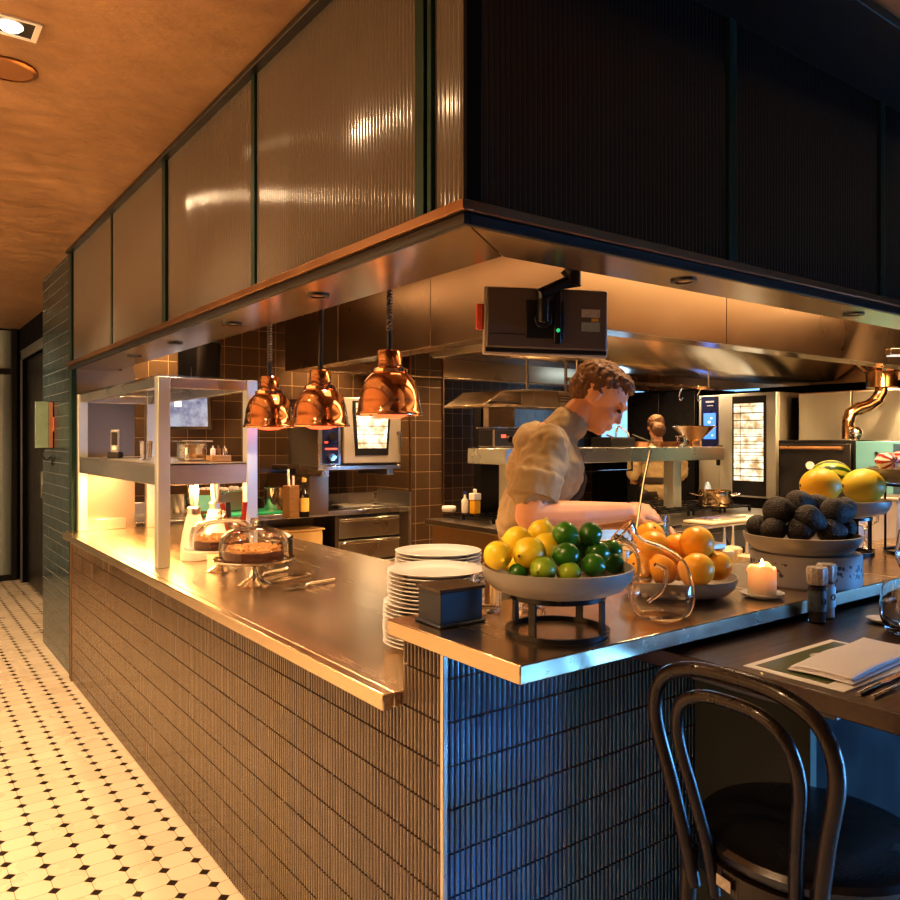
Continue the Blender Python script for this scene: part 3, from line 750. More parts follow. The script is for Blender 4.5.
# coupe
cp = thing('coupe_glass', 'cut coupe glass standing under the melon bowl', 'glass', pd(865, 2.83, 1.1005))
MB().lathe([(0, 0), (.032, 0), (.033, .002), (.01, .005), (.004, .012), (.0035, .07), (.008, .078), (.028, .09), (.044, .102), (.046, .131), (.0445, .131), (.042, .104), (.02, .088), (0, .082)], 40, wob=lambda a, i: 1+(.03*math.cos(14*a) if i > 7 else 0)).build('coupe_body', M['rglass'], cp, ang=50)
def wineglass(label, loc, s=1, name='wine_glass'):
    t = thing(name, label, 'glass', loc)
    MB().lathe([(0, 0), (.036*s, 0), (.037*s, .002), (.008, .006), (.004, .012), (.004, .085), (.012, .093), (.03*s, .11), (.042*s, .14), (.043*s, .165), (.034*s, .215), (.0325*s, .215), (.0415*s, .165), (.0405*s, .14), (.028*s, .112), (0, .096)], 40).build('glass_body', M['rglass'], t, ang=60); return t
wg = thing('water_glass', 'stemless water glass half full at the right edge of the table', 'glass', pd(906, 1.80, 1.0505))
MB().lathe([(0, 0), (.036, 0), (.044, .008), (.0545, .035), (.0555, .06), (.048, .118), (.0465, .118), (.0535, .06), (.052, .036), (.04, .013), (0, .009)], 48).build('glass_body', M['rglass'], wg, ang=60)
MB().lathe([(0, .012), (.038, .015), (.050, .036), (.0518, .06), (.0505, .072), (0, .072)], 40).build('water', realglass('water', (.92, .96, 1), 0, 1.33), wg, ang=60)
wineglass('tall stemmed wine glass behind the water glass', pd(914, 2.0, 1.0505))
wineglass('stemmed glass whose foot shows in front of the water glass', pd(912, 1.60, 1.0505), .8) if False else None
# tea light dish
sd = MB().lathe([(0, 0), (.02, 0), (.034, .008), (.036, .011), (.033, .010), (.018, .004), (0, .004)], 32).build('small_dish', M['white'], None)
tag(sd, 'tiny metal dish on the table beside the water glass', 'dish', loc=pd(882, 1.90, 1.0505))
# ================================================================== CANDLE
cd = pd(762, 1.965, 1.1005)
dish = MB().lathe([(0, 0), (.035, 0), (.05, .006), (.0545, .012), (.052, .013), (.036, .006), (0, .005)], 40, wob=lambda a, i: 1+.03*math.cos(2*a+.5)).build('candle_dish', simple('white enamel', (.5, .5, .48), .25, 0, .05), None)
tag(dish, 'small white enamel dish under the lit candle', 'dish', loc=cd)
cn = thing('candle', 'lit white pillar candle on a small dish', 'candle', cd+Vector((0, 0, .0065)))
def wax():
    t = NT('candle wax'); x, y, z = t.xyz(); n = t.noise(20, 3)
    t.set(Base_Color=t.mix(n, (.8, .6, .42), (.9, .74, .58)), Roughness=.4, Emission_Color=(1, .36, .1), Emission_Strength=t.rng(z, .01, .075, .02, .9)); t.b.inputs['Subsurface Weight'].default_value = .4; t.b.inputs['Subsurface Scale'].default_value = .02; return t.mat  # flame glow painted in as emission, stronger toward the top
MB().lathe([(0, 0), (.0335, 0), (.0345, .004), (.0345, .060), (.036, .068), (.033, .073), (.029, .068), (.024, .055), (.0, .052)], 40, wob=lambda a, i: 1+(.09*math.sin(3*a+1)+.04*math.sin(5*a) if i > 3 else 0)).build('wax_body', wax(), cn)
for v in cn.children[0].data.vertices:
    if v.co.z > .058:
        a_ = math.atan2(v.co.y, v.co.x); v.co.z += .0045*math.sin(2*a_+.6)+.003*math.sin(5*a_)
MB().cyl((0, 0, .052), (0, 0, .064), .0012, seg=8).build('wick', M['black'], cn)
MB().lathe([(0, 0), (.006, .005), (.007, .011), (.004, .022), (0, .032)], 16).build('flame', emit('flame', (1, .62, .2), 30), cn).location = (0, 0, .060)
# ================================================================== SALT & PEPPER MILLS
def mill(label, loc, fill, sticker):
    t = thing('spice_mill', label, 'spice mill', loc)
    MB().lathe([(0, 0), (.0225, 0), (.0235, .003), (.0235, .008), (.021, .012), (.021, .095), (.018, .1), (0, .1)], 32).build('glass_jar', M['glass'], t)
    MB().lathe([(0, .003), (.0185, .003), (.0185, .088), (0, .088)], 32).build('spice_fill', fill, t)
    MB().lathe([(.0205, .094), (.0225, .098), (.024, .13), (.022, .136), (0, .137)], 24, wob=lambda a, i: 1+.04*math.cos(12*a)).build('grinder_cap', simple('frosted grinder', (.55, .5, .45), .2, 0, .3, 120, .5, 150), t, ang=30)
    MB().lathe([(.0214, .03), (.0215, .03), (.0215, .08), (.0214, .08)], 32, closed=True).build('label_band', sticker, t)
    a = math.atan2(-F.y, -F.x)+.35; rg = MB()
    pts = [((.0222)*math.cos(a+.26*math.cos(q)), .0222*math.sin(a+.26*math.cos(q)), .055+.0065*math.sin(q)) for q in [2*PI*k/20 for k in range(20)]]
    rg.tube(pts, .0012, 6, closed=True).build('ring_emblem', M['black'], t)
pep = simple('black peppercorns', (.02, .018, .018), .6, 0, .9, 150, .8, 200, dark=(.005, .005, .006))
salt = simple('white salt crystals', (.62, .66, .7), .5, 0, .2, 90, .5, 160)
mill('glass pepper mill with dark peppercorns on the table', pd(817, 1.905, 1.0505), pep, simple('dark blue grey sticker', (.09, .13, .17), .4, 0, .6, 60))
mill('glass salt mill with a blue and white sticker', pd(826.5, 1.955, 1.0505), salt, simple('blue white sticker', (.15, .5, .68), .4, 0, .5, 25, dark=(.6, .68, .72)))
# ================================================================== PLACE SETTING
mn = thing('menu_sheet', 'menu sheet with a green photo lying under the napkin', 'menu', (1.55, .79, 1.0503))
M['paper'] = simple('white paper', (.72, .7, .66), .6, 0, .03)
MB().box(-.17, .17, -.1, .1, 0, .0012).build('sheet', M['paper'], mn)
MB().box(-.15, .155, -.06, .085, .0012, .0018).build('printed_photo', simple('green printed photo', (.07, .1, .025), .35, 0, .4, 25), mn, label='green printed photo')
for i in range(3): MB().lathe([(0, 0), (.016, 0), (.016, .0004), (0, .0004)], 16, mat=Matrix.Translation((.02+.035*i, .05-.01*i, .0018)) @ Matrix.Diagonal((1.3, .8, 1, 1))).build('printed_dish', simple('printed dish', (.55, .52, .48), .4, 0, .3, 60), mn)
nk = thing('napkin', 'folded white cloth napkin lying on the menu', 'napkin', (1.585, .765, 1.0525), math.radians(3))
M['linen'] = simple('white linen', (.66, .64, .66), .85, 0, .04, 10, .3, 60)
for j, (ox, oy, w_, h_) in enumerate(((0, 0, .165, .062), (.004, .002, .162, .058), (-.002, -.002, .158, .056))):
    m = MB(); nx, ny = 24, 10; vs = []; fs = []
    for a in range(nx+1):
        for b in range(ny+1):
            x = -w_+2*w_*a/nx; y = -h_+2*h_*b/ny
            vs.append((ox+x, oy+y, .0035+j*.0045+.0012*math.sin(x*22+j)+.001*math.sin(y*50+x*30)))
    for a in range(nx):
        for b in range(ny): fs.append((a*(ny+1)+b, a*(ny+1)+b+1, (a+1)*(ny+1)+b+1, (a+1)*(ny+1)+b))
    m._add(vs, fs); o = m.build('fold', M['linen'], nk, ang=180); so = o.modifiers.new('t', 'SOLIDIFY'); so.thickness = .004; so.offset = 0
    o.modifiers.new('b', 'BEVEL').width = .0015
def cutlery(kind, label, p0, p1):
    d = (p1-p0); L_ = d.length; t = thing(kind, label, kind.replace('_', ' '), p0, math.atan2(d.y, d.x), group=None)
    if kind == 'table_knife':
        MB().tube([(0, 0, .004), (.03, 0, .005), (.09, 0, .0045)], [.005, .006, .0042], 10, mat=Matrix.Diagonal((1, 1, .7, 1))).build('handle', M['chrome'], t)
        MB().prism([(.09, -.003), (.11, -.007), (.2, -.009), (L_-.01, -.006), (L_, 0), (L_-.008, .005), (.1, .005)], .0025, .004).build('blade', M['chrome'], t)
    else:
        MB().tube([(0, 0, .004), (.04, 0, .005), (.12, 0, .008)], [.006, .0045, .003], 10, mat=Matrix.Diagonal((1, 1, .6, 1))).build('handle', M['chrome'], t)
        h = MB().prism([(.118, -.003), (.135, -.010), (.152, -.012), (.152, .012), (.135, .010), (.118, .003)], .004, .006)
        for k in range(4): h.box(.15, L_, -.012+k*.0066, -.0085+k*.0066, .004, .006)
        h.build('fork_head', M['chrome'], t)
cutlery('table_knife', 'steel table knife lying beside the napkin', Vector((1.385, .667, 1.0505)), Vector((1.61, .68, 1.0505)))
cutlery('table_fork', 'steel table fork, nearest the table edge beside the knife', Vector((1.385, .645, 1.0505)), Vector((1.60, .648, 1.0505)))
sp2 = MB().lathe([(0, 0), (.05, 0), (.07, .008), (.072, .011), (.069, .010), (.048, .004), (0, .004)], 40).build('side_plate', M['white'], None)
tag(sp2, 'white side plate at the bottom right corner of the table', 'plate', loc=(1.56, .555, 1.0505))
# ================================================================== FIXTURES ON THE SOFFIT AND CEILING
SOFFIT_L = [(1.08, 2.148), (1.08, 2.864), (1.08, 3.58), (1.08, 4.28)]
SOFFIT_R = [(1.80, 1.345), (2.756, 1.345), (3.7, 1.345)]
M['lamp_on'] = emit('warm lamp lens', (1, .7, .4), 12, .1)
M['lamp_off'] = simple('dim lamp lens', (.5, .3, .15), .3, .2, .1)
def dl(loc, label, r=.036, lens='lamp_off', group=None):
    t = thing('downlight', label, 'downlight', loc, group=group)
    MB().lathe([(r*.62, -.006), (r, -.005), (r, 0), (r*.62, 0)], 32, closed=True).build('ring', M['blackmetal'], t)
    MB().lathe([(0, -.003), (r*.4, -.0035), (r*.62, -.002), (r*.62, 0), (0, 0)], 24).build('lens', M[lens], t); return t
ls = ['soffit downlight nearest the front corner above the copper lamps', 'second soffit downlight from the corner along the left run', 'third soffit downlight above the near end of the pass shelf', 'farthest soffit downlight, above the far end of the pass shelf']
d0 = None
for (x, y), lb_ in zip(SOFFIT_L, ls):
    if d0 is None: d0 = dl((x, y, 1.945), lb_, group='downlights in the bronze soffit')
    else: dup(d0, (x, y, 1.945), label=lb_)
for (x, y), lb_ in zip(SOFFIT_R[:2], ['soffit downlight under the dark panels, above the monitor side', 'soffit downlight at the far right above the avocados']): dup(d0, (x, y, 1.945), label=lb_)
cs = thing('ceiling_spotlight', 'square recessed spotlight in the copper ceiling at the top left', 'ceiling light', (.298, 2.53, CH))
MB().box(-.075, .075, -.06, -.05, -.006, 0).box(-.075, .075, .05, .06, -.006, 0).box(-.075, -.06, -.05, .05, -.006, 0).box(.06, .075, -.05, .05, -.006, 0).build('frame', M['white_plastic'], cs)
MB().box(-.06, .06, -.05, .05, -.002, -.0005).build('recess', M['black'], cs)
MB().lathe([(0, -.012), (.025, -.012), (.034, -.003), (0, -.002)], 24).build('lamp', M['lamp_on'], cs)
ck = thing('ceiling_speaker', 'round flush speaker grille in the copper ceiling', 'ceiling speaker', (.325, 2.83, CH))
M['copperpaint'] = simple('copper painted grille', (.3, .15, .06), .5, .3, .1)
MB().lathe([(.075, -.010), (.088, -.006), (.088, 0), (.075, 0)], 40, closed=True).build('rim', M['bronze'], ck)
MB().lathe([(0, -.005), (.075, -.006), (.075, 0), (0, 0)], 40).build('grille', M['copperpaint'], ck)
cf = dl((.75, 7.97, CH), 'small glowing downlight at the far end of the corridor ceiling', .05, 'lamp_on')
# wall terminal on the pillar
tm = thing('wall_terminal', 'wall mounted terminal with a pale teal screen on the tiled pillar', 'terminal', (.969, 5.98, 1.44))
MB().box(-.115, 0, 0, .05, 0, .33).build('housing', M['black'], tm, bevel=.004)
MB().box(-.113, -.03, -.006, 0, .006, .325).build('screen', simple('pale teal screen', (.45, .74, .68), .3, 0, .15), tm, bevel=.002)
MB().box(-.028, -.004, -.006, 0, .006, .325).build('side_strip', simple('pale peach strip', (.75, .42, .3), .4), tm)
MB().box(-.002, .0, -.010, -.0, .12, .22).build('red_button', emit('orange red light', (1, .1, .03), 1.5), tm)
MB().tube(smoothpts([(-.05, .02, 0), (-.07, .02, -.04), (-.04, .02, -.08), (-.01, .02, -.06), (-.006, .02, -.12)], 6), .005, 8).build('cable', M['black'], tm)

# ================================================================== PASS SHELF
ps = thing('pass_shelf', 'tall stainless pass shelf with square posts on the lower worktop', 'pass shelf', (1.01, 3.53, .9325))
PT = .85; PL = 1.75
for (x, y) in ((0, 0), (.408, 0), (0, PL-.05), (.408, PL-.05)): MB().box(x-.027, x+.027, y-.027, y+.027, 0, PT).build('post', M['steel_v'], ps, bevel=.003)
b = MB().box(-.02, .02, .027, PL-.077, PT-.05, PT-.002).box(.388, .428, .027, PL-.077, PT-.05, PT-.002).box(.027, .381, -.02, .02, PT-.05, PT-.002).box(.027, .381, PL-.07, PL-.03, PT-.05, PT-.002)
b.build('top_rail', M['steel'], ps, bevel=.003)
MB().box(-.027, .435, -.03, PL-.03, PT+.0, PT+.006).build('top_plate', M['glass'], ps)
MB().box(-.024, .432, .03, PL-.08, .452, .462).box(-.024, -.018, .03, PL-.08, .365, .452).box(.426, .432, .03, PL-.08, .365, .452).box(.028, .38, -.024, -.018, .365, .462).box(.028, .38, -.024, .03, .452, .462).box(.028, .38, PL-.09, PL-.08, .365, .452).build('shelf', M['steel'], ps, bevel=.002)
MB().box(.12, .30, .1, PL-.2, .40, .43).build('heat_strip_housing', M['steel_dark'], ps, bevel=.003)
MB().box(.15, .27, .12, PL-.22, .392, .40).build('heat_element', emit('glowing heat element', (1, .45, .12), 6), ps)
SZ0 = .9325+.462
# objects on the pass shelf
ph = thing('cordless_phone', 'cordless phone in its charging base on the pass shelf', 'phone', (1.10, 4.78, SZ0+.001), AZ*-1)
MB().box(-.035, .035, -.03, .03, 0, .035).build('charging_base', M['black'], ph, bevel=.006)
m = MB().box(-.024, .024, -.012, .012, .02, .165); m.build('handset', simple('silver phone plastic', (.4, .38, .36), .3, .3), ph, bevel=.006)
MB().box(-.018, .018, -.0135, -.0121, .075, .15).build('screen', M['black'], ph)
MB().cyl((0, -.0125, .058), (0, -.0155, .058), .012, seg=20).build('key_pad', M['chrome'], ph)
def small_glass(label, loc, r=.03, h=.1, group=None):
    o = MB().lathe([(0, 0), (r*.8, 0), (r, h), (r-.0025, h), (r*.76, .006), (0, .006)], 24, wob=lambda a, i: 1+.03*math.cos(8*a)).build('drinking_glass', M['rglass'], None, ang=60)
    tag(o, label, 'glass', group, loc); return o
g0 = small_glass('ribbed drinking glass on the pass shelf, behind the near corner post', (1.17, 4.12, SZ0+.001), group='drinking glasses on the pass shelf')
for (x, y, l_) in ((1.11, 4.16, 'ribbed drinking glass on the pass shelf, leftmost of the group'), (1.20, 4.22, 'ribbed drinking glass on the pass shelf, at the back of the group'), (1.13, 4.26, 'ribbed drinking glass on the pass shelf, farthest left at the back')):
    o = g0.copy(); COL.objects.link(o); tag(o, l_, 'glass', 'drinking glasses on the pass shelf', (x, y, SZ0+.001))
gn = thing('gastronorm_pan', 'steel food pan with a flat lid on the pass shelf', 'food pan', (1.27, 3.93, SZ0+.001), 0)
MB().box(-.055, .055, -.08, .08, 0, .095).build('pan_body', M['chrome'], gn, bevel=.014)
MB().box(-.075, .075, -.1, .1, .095, .103).build('lid', M['steel'], gn, bevel=.003)
cr = thing('wooden_caddy', 'small wooden caddy of little jars on the pass shelf beside the near post', 'caddy', (1.34, 3.74, SZ0+.001))
MB().box(-.05, .05, -.04, .04, 0, .03).build('tray', M['wood_light'], cr, bevel=.003)
for i, (x, y) in enumerate(((-.028, 0), (.002, .01), (.03, -.005))):
    j = MB().lathe([(0, 0), (.013, 0), (.013, .028), (.009, .034), (.004, .036), (.004, .046), (0, .047)], 16).build('small_jar', [M['white'], M['bronze'], M['chrome']][i], cr); j.location = (x, y, .0305)
# screen on the back wall
sc = thing('wall_screen', 'tilted black framed order screen on the brown tiled wall', 'screen', pd(179, 5.55, 1.69), -AZ+.18)
M['scr'] = None
def scr_mat():
    t = NT('order screen picture'); n = t.noise(9, 8, rough=.7); x, y, z = t.xyz()
    c = t.mix(t.rng(n, .4, .6, 0, 1), (.16, .17, .3), (.5, .52, .62))
    t.set(Base_Color=(.02, .02, .02), Emission_Color=c, Emission_Strength=.8, Roughness=.2); return t.mat
M['scr'] = scr_mat()
tl = Matrix.Rotation(math.radians(14), 4, 'X')
MB().box(-.225, .225, 0, .025, -.12, .14, tl).build('bezel', M['black'], sc, bevel=.004)
MB().box(-.205, .198, -.002, 0, -.095, .125, tl).build('display', M['scr'], sc)
MB().box(-.03, .02, -.0035, -.002, .05, .1, tl).build('picture_tile', emit('white tile on screen', (.9, .9, .85), 1.5), sc)
MB().cyl((0, .02, 0), (0, .5, .02), .018, seg=12).build('bracket_arm', M['black'], sc)
# ================================================================== HEAT LAMPS
LAMPS = [(1.47, 2.36, 1.588), (1.47, 2.90, 1.556), (1.435, 3.34, 1.557)]
def heat_lamp(label, loc, sc_=1):
    t = thing('heat_lamp', label, 'heat lamp', loc, group='copper heat lamps over the pass')
    r = .121
    prof = [(r, 0), (r*1.01, .004), (r*.95, .016), (r*.91, .05), (r*.87, .085), (r*.76, .122), (r*.6, .145), (r*.52, .152), (r*.545, .154), (r*.545, .165), (r*.44, .171), (r*.375, .174), (r*.365, .226), (r*.32, .234), (0, .235)]
    inner = [(r*.97, .002), (r*.88, .05), (r*.83, .085), (r*.6, .138), (.02, .15)]
    MB().lathe(prof[::-1]+inner, 56).build('shade', M['copper'], t, ang=50)
    MB().lathe([(0, -.012), (.04, -.010), (.062, .0), (.066, .02), (.05, .05), (.02, .09), (0, .095)], 32).build('red_bulb', emit('red heat bulb', (1, .07, .02), 3.5, .2), t)
    MB().cyl((0, 0, .23), (0, 0, .30), .011, seg=16).build('cord_grip', M['black'], t)
    return t
hl = heat_lamp('copper heat lamp nearest the camera, rightmost of three', LAMPS[0])
h2 = dup(hl, LAMPS[1], label='copper heat lamp in the middle of the three'); h3 = dup(hl, LAMPS[2], label='copper heat lamp farthest away, beside the pass shelf post')
def cord(t, z, coil):
    top = CH-z
    if coil:
        pts = [(.0085*math.cos(a), .0085*math.sin(a), .30+(top-.30)*a/(2*PI*70)) for a in [2*PI*70*k/840 for k in range(841)]]
        MB().tube(pts, .0042, 5).tube([(0, 0, .28), (0, 0, top)], .0045, 8).build('coiled_cord', M['coil'], t)
    else: MB().tube([(0, 0, .28), (.004, 0, .5), (0, 0, top)], .010, 12).build('cord', M['black'], t)
M['coil'] = simple('grey coiled cord', (.12, .11, .1), .4, .3, .1)
cord(hl, LAMPS[0][2], True); cord(h2, LAMPS[1][2], False); cord(h3, LAMPS[2][2], True)
# ================================================================== MONITOR ON ARM
mo = thing('monitor', 'rear of a kitchen monitor held by a black arm under the soffit', 'monitor', at(546, 322, 2.35), -AZ+math.radians(4))
W2, H2 = .192, .105
M['mon_back'] = simple('brown grey monitor casing', (.13, .105, .09), .35, .2, .08)
ty = Matrix.Rotation(math.radians(-3), 4, 'X') @ Matrix.Rotation(math.radians(1.5), 4, 'Y')
MB().box(-W2, W2, 0, .022, -H2, H2, ty).build('bezel', simple('pale bezel', (.42, .36, .3), .35, .3), mo, bevel=.008, bseg=3)
MB().box(-W2+.008, W2-.006, -.016, .001, -H2+.02, H2-.006, ty).build('rear_casing', M['mon_back'], mo, bevel=.006)
MB().box(-W2+.008, W2-.006, -.008, .0, -H2+.008, -H2+.02, ty).build('lower_vent', M['black'], mo)
MB().box(-W2+.016, W2-.2, -.0185, -.0165, -H2+.06, -H2+.062, ty).build('casing_seam', M['black'], mo)
MB().box(-.065, .052, -.021, -.016, -.055, .062, ty).build('mount_recess', M['black'], mo, bevel=.01)
MB().box(-W2-.022, -W2+.0, 0, .012, -.03, .05, ty).build('red_indicator', simple('coral red plastic', (.7, .12, .06), .4, 0, .05), mo, bevel=.004)
for z0, z1, c_ in ((.015, .04, (.4, .36, .3)), (-.028, .0, (.3, .34, .28))): MB().box(.105, .162, -.0178, -.0165, z0, z1, ty).build('sticker', simple('printed sticker', c_, .5, 0, .25, 160), mo)
MB().box(.136, .158, -.0182, -.0165, .003, .012, ty).build('sticker', simple('yellow sticker', (.6, .35, .03), .5), mo)
MB().cyl((-.018, -.02, .0), (-.018, -.055, .0), .026, seg=24).cyl((-.018, -.05, -.01), (-.018, -.05, .06), .018, seg=24).build('swivel_joint', M['blackmetal'], mo, bevel=.002)
MB().tube([(-.018, -.05, .055), (-.03, -.05, .075), (.04, -.04, .108), (.075, -.03, .12)], [.016, .018, .017, .02], 14).cyl((.075, -.03, .105), (.075, -.03, .15), .026, seg=20).tube([(.075, -.03, .15), (.06, -.03, .165)], .03, 16).build('arm', M['blackmetal'], mo)
MB().box(.018, .04, -.034, -.02, -.07, .1).build('arm_plate', M['blackmetal'], mo, bevel=.003)
MB().cyl((.03, -.034, -.03), (.03, -.037, -.03), .006, seg=12).build('green_light', emit('green light', (.02, .6, .2), 1), mo)
MB().tube([(.065, -.03, .16), (.065, -.03, .40), (.065, -.03, CH-mo.location.z-.001)], .018, 14).build('ceiling_pole', M['blackmetal'], mo)
# ================================================================== CAKE STANDS
M['cake'] = simple('brown chocolate cake', (.10, .035, .014), .7, 0, .25, 40, .6, 90)
M['crumble'] = simple('golden crumble', (.5, .25, .08), .7, 0, .3, 60, 1, 70)
def cake(label_s, label_d, label_c, loc, kind):
    s = thing('cake_stand', label_s, 'cake stand', loc)
    MB().lathe([(0, 0), (.062, 0), (.064, .004), (.05, .012), (.022, .028), (.014, .05), (.016, .07), (.045, .086), (0, .088)], 40).build('pedestal', M['chrome'], s)
    MB().lathe([(0, .088), (.05, .087), (.14, .092), (.155, .100), (.156, .106), (.150, .104), (.138, .099), (0, .096)], 56).build('dish', M['white'] if kind else M['chrome'], s)
    z = .0975
    c = MB().lathe([(0, 0), (.112, 0), (.116, .006), (.115, .032), (.108, .038), (0, .038)], 48, wob=lambda a, i: 1+.01*math.sin(9*a)).build('cake', M['cake'], None, ang=60)
    tag(c, label_c, 'cake', loc=Vector(loc)+Vector((0, 0, z)))
    m = MB().lathe([(0, 0), (.105, 0), (.102, .010), (.06, .014), (0, .014)], 40, wob=lambda a, i: 1+.04*math.sin(7*a+i)); o = m.build('crumble_topping', M['crumble'], c); o.location = (0, 0, .0375)
    m = MB()
    for k in range(110):
        a = random.uniform(0, 2*PI); rr = .1*math.sqrt(random.random()); m.ell((rr*math.cos(a), rr*math.sin(a), .014), (.008, .007, .006), 6, 4)
    k_ = m.build('crumbs', M['crumble'], o)
    k_['kind'] = 'stuff'
    d = thing('cake_dome', label_d, 'glass dome', Vector(loc)+Vector((0, 0, .1045)))
    MB().lathe([(.131, 0), (.134, 0), (.134, .055), (.126, .085), (.102, .108), (.06, .122), (.02, .126), (0, .1265), (0, .1235), (.02, .123), (.058, .119), (.099, .105), (.1225, .083), (.131, .055)], 56, closed=False).build('dome_glass', M['glass'], d, ang=80)
    MB().lathe([(0, .126), (.007, .126), (.006, .132), (.016, .14), (.017, .150), (.01, .157), (0, .158)], 24).build('knob', M['rglass'], d, ang=80)
cake('glass footed cake stand nearest the camera on the lower pass', 'clear glass dome over the nearer brown cake', 'brown cake with crumble under the nearer glass dome', pd(254, 3.03, .9325), 0)
cake('cake stand behind and left of the nearer one', 'clear glass dome over the farther cake, partly hidden', 'dark cake with golden crumble under the farther glass dome', pd(222, 3.36, .9325), 1)
# cake servers & tongs
def tongs(label, p, ang, L_=.24):
    t = thing('serving_tongs', label, 'tongs', p, ang)
    MB().tube([(0, .006, .012), (L_*.55, .016, .014), (L_*.8, .014, .012), (L_, .002, .008)], [.006, .006, .008, .004], 10, mat=Matrix.Diagonal((1, 1, .5, 1))).tube([(0, -.006, .012), (L_*.55, -.016, .014), (L_*.8, -.014, .012), (L_, -.002, .008)], [.006, .006, .008, .004], 10, mat=Matrix.Diagonal((1, 1, .5, 1))).build('arms', M['chrome'], t)
    MB().cyl((0, -.012, .006), (0, .012, .006), .006, seg=12).build('hinge', M['chrome'], t)
def server(label, p, ang, L_=.26):
    t = thing('cake_server', label, 'cake server', p, ang)
    MB().tube([(0, 0, .012), (.12, 0, .014), (.145, 0, .010)], [.0075, .0065, .004], 12).build('handle', M['chrome'], t)
    MB().prism([(.14, -.006), (.17, -.024), (.22, -.02), (L_, 0), (.22, .02), (.17, .024), (.14, .006)], .006, .008).build('blade', M['steel'], t)
q = lambda px, py: onz(px, py, .9325)
def onz(px, py, z):
    d = FPX*(CAMZ-z)/(py-440); return pd(px, d, z)
def dirang(a, b): v = b-a; return math.atan2(v.y, v.x)
a, b = onz(334, 582, .9332), onz(276, 593, .9332); server('cake server with a steel handle, rightmost beside the cake stand', a, dirang(a, b))
a, b = onz(309, 575.5, .9332), onz(268, 583, .9332); tongs('steel serving tongs beside the near cake stand', a, dirang(a, b), .2)
a, b = onz(287, 571, .9332), onz(250, 579, .9332); server('cake server lying partly behind the near cake stand', a, dirang(a, b), .22)
# cream whippers, utensils
def whipper(label, loc):
    t = thing('cream_whipper', label, 'cream whipper', loc, .8)
    MB().lathe([(0, 0), (.058, 0), (.062, .006), (.062, .06), (.052, .13), (.038, .19), (.03, .215), (0, .216)], 32).build('bottle', M['white_plastic'], t)
    MB().lathe([(.022, .215), (.03, .216), (.03, .245), (.024, .252), (0, .253)], 24).build('collar', M['steel'], t)
    for s in (-1, 1): MB().prism([(0, .25), (.02*s, .252), (.036*s, .33), (.026*s, .355), (.012*s, .34)], -.01, .01, Matrix(((1, 0, 0, 0), (0, 0, 1, 0), (0, 1, 0, 0), (0, 0, 0, 1)))).build('lever', M['white_plastic'], t, bevel=.003)
whipper('white conical bottle with twin white levers behind the near post', pd(194, 3.66, .9325))
whipper('white conical bottle with levers behind the glass domes', pd(215, 3.95, .9325))
def utensil_pot(label, loc, cols):
    t = thing('utensil_pot', label, 'utensil pot', loc)
    MB().lathe([(0, 0), (.04, 0), (.042, .12), (.04, .12), (.038, .006), (0, .006)], 28).build('pot', M['steel'], t)
    return t
utensil_pot('steel pot of red handled utensils beside the near right post', pd(237, 3.60, .9325), None)
M['redh'] = simple('red handle plastic', (.3, .02, .012), .35, 0, .1)
for i, (dx, tilt, mm, lb_) in enumerate(((-.012, -.22, 'redh', 'red handled knife standing in the utensil pot, left'), (.012, .1, 'redh', 'red handled knife standing in the utensil pot, right'), (-.028, -.05, 'black', 'black handled spatula leaning in the utensil pot'))):
    base = pd(237, 3.60, .9325); t = thing('kitchen_knife', lb_, 'knife', base+R*dx+Vector((0, 0, .02)), -AZ)
    mm_ = Matrix.Rotation(tilt, 4, 'Y')
    MB().box(-.008, .008, -.001, .001, 0, .13, mm_).build('blade', M['chrome'], t)
    MB().box(-.011, .011, -.008, .008, .13, .26, mm_).build('handle', M[mm], t, bevel=.004)
ct = MB().lathe([(0, 0), (.033, 0), (.034, .003), (.034, .075), (.03, .082), (.036, .085), (.036, .098), (.01, .104), (0, .104)], 32).build('spice_jar', M['black'], None)
tag(ct, 'dark ribbed jar behind the nearer cake dome', 'jar', 'dark jars by the cake domes', onz(277, 528, .9325)*1+Vector((0, 0, .0005)))
loc = pd(277, 3.75, .933); ct.location = loc
c2 = ct.copy(); COL.objects.link(c2); tag(c2, 'dark ribbed jar, right of its twin behind the cake dome', 'jar', 'dark jars by the cake domes', pd(286, 3.80, .933))
cl = MB().lathe([(0, 0), (.05, .0), (.055, .006), (.03, .02), (0, .026)], 24, wob=lambda a, i: 1+.15*math.sin(3*a)).build('folded_cloth', M['linen'], None, ang=90)
tag(cl, 'crumpled white cloth on top of the dark jars', 'cloth', loc=pd(281, 3.77, 1.0255))
# ================================================================== BACK COUNTER
bc = thing('back_counter', 'stainless back counter with drawers under the small combi oven', 'counter', (1.36, 5.6, 0))
MB().box(0, 2.33, 0, .59, .885, .925).box(0, 2.33, .57, .59, .925, 1.02).build('counter_top', M['steel'], bc, bevel=.003)
MB().box(0, 1.0, .05, .59, .08, .885).box(1.0, 1.03, .02, .59, .08, .885).box(1.62, 1.65, .02, .59, .08, .885).box(1.03, 1.62, .4, .59, .08, .885).box(2.24, 2.33, .02, .59, .08, .885).box(1.65, 2.24, .1, .59, .08, .885).build('carcass', M['steel_dark'], bc, smooth=False)
z = .86
for k in range(4):
    dwr = MB().box(1.655, 2.235, .012, .1, z-.17, z-.005).build('drawer', M['steel'], bc, bevel=.003)
    MB().box(1.665, 2.225, -.012, .012, z-.03, z-.012).build('handle', M['chrome'], dwr, bevel=.003)
    z -= .185
MB().box(2.33, 2.345, -.01, .58, .0, 1.05).build('end_panel', M['steel'], bc, bevel=.003)
tbx = thing('food_tub', 'translucent yellow tub of pastry on the shelf under the back counter', 'tub', (2.69, 5.75, .61))
MB().box(-.26, .26, -.16, .14, -.53, -.005).build('tub_support', M['steel_dark'], tbx)
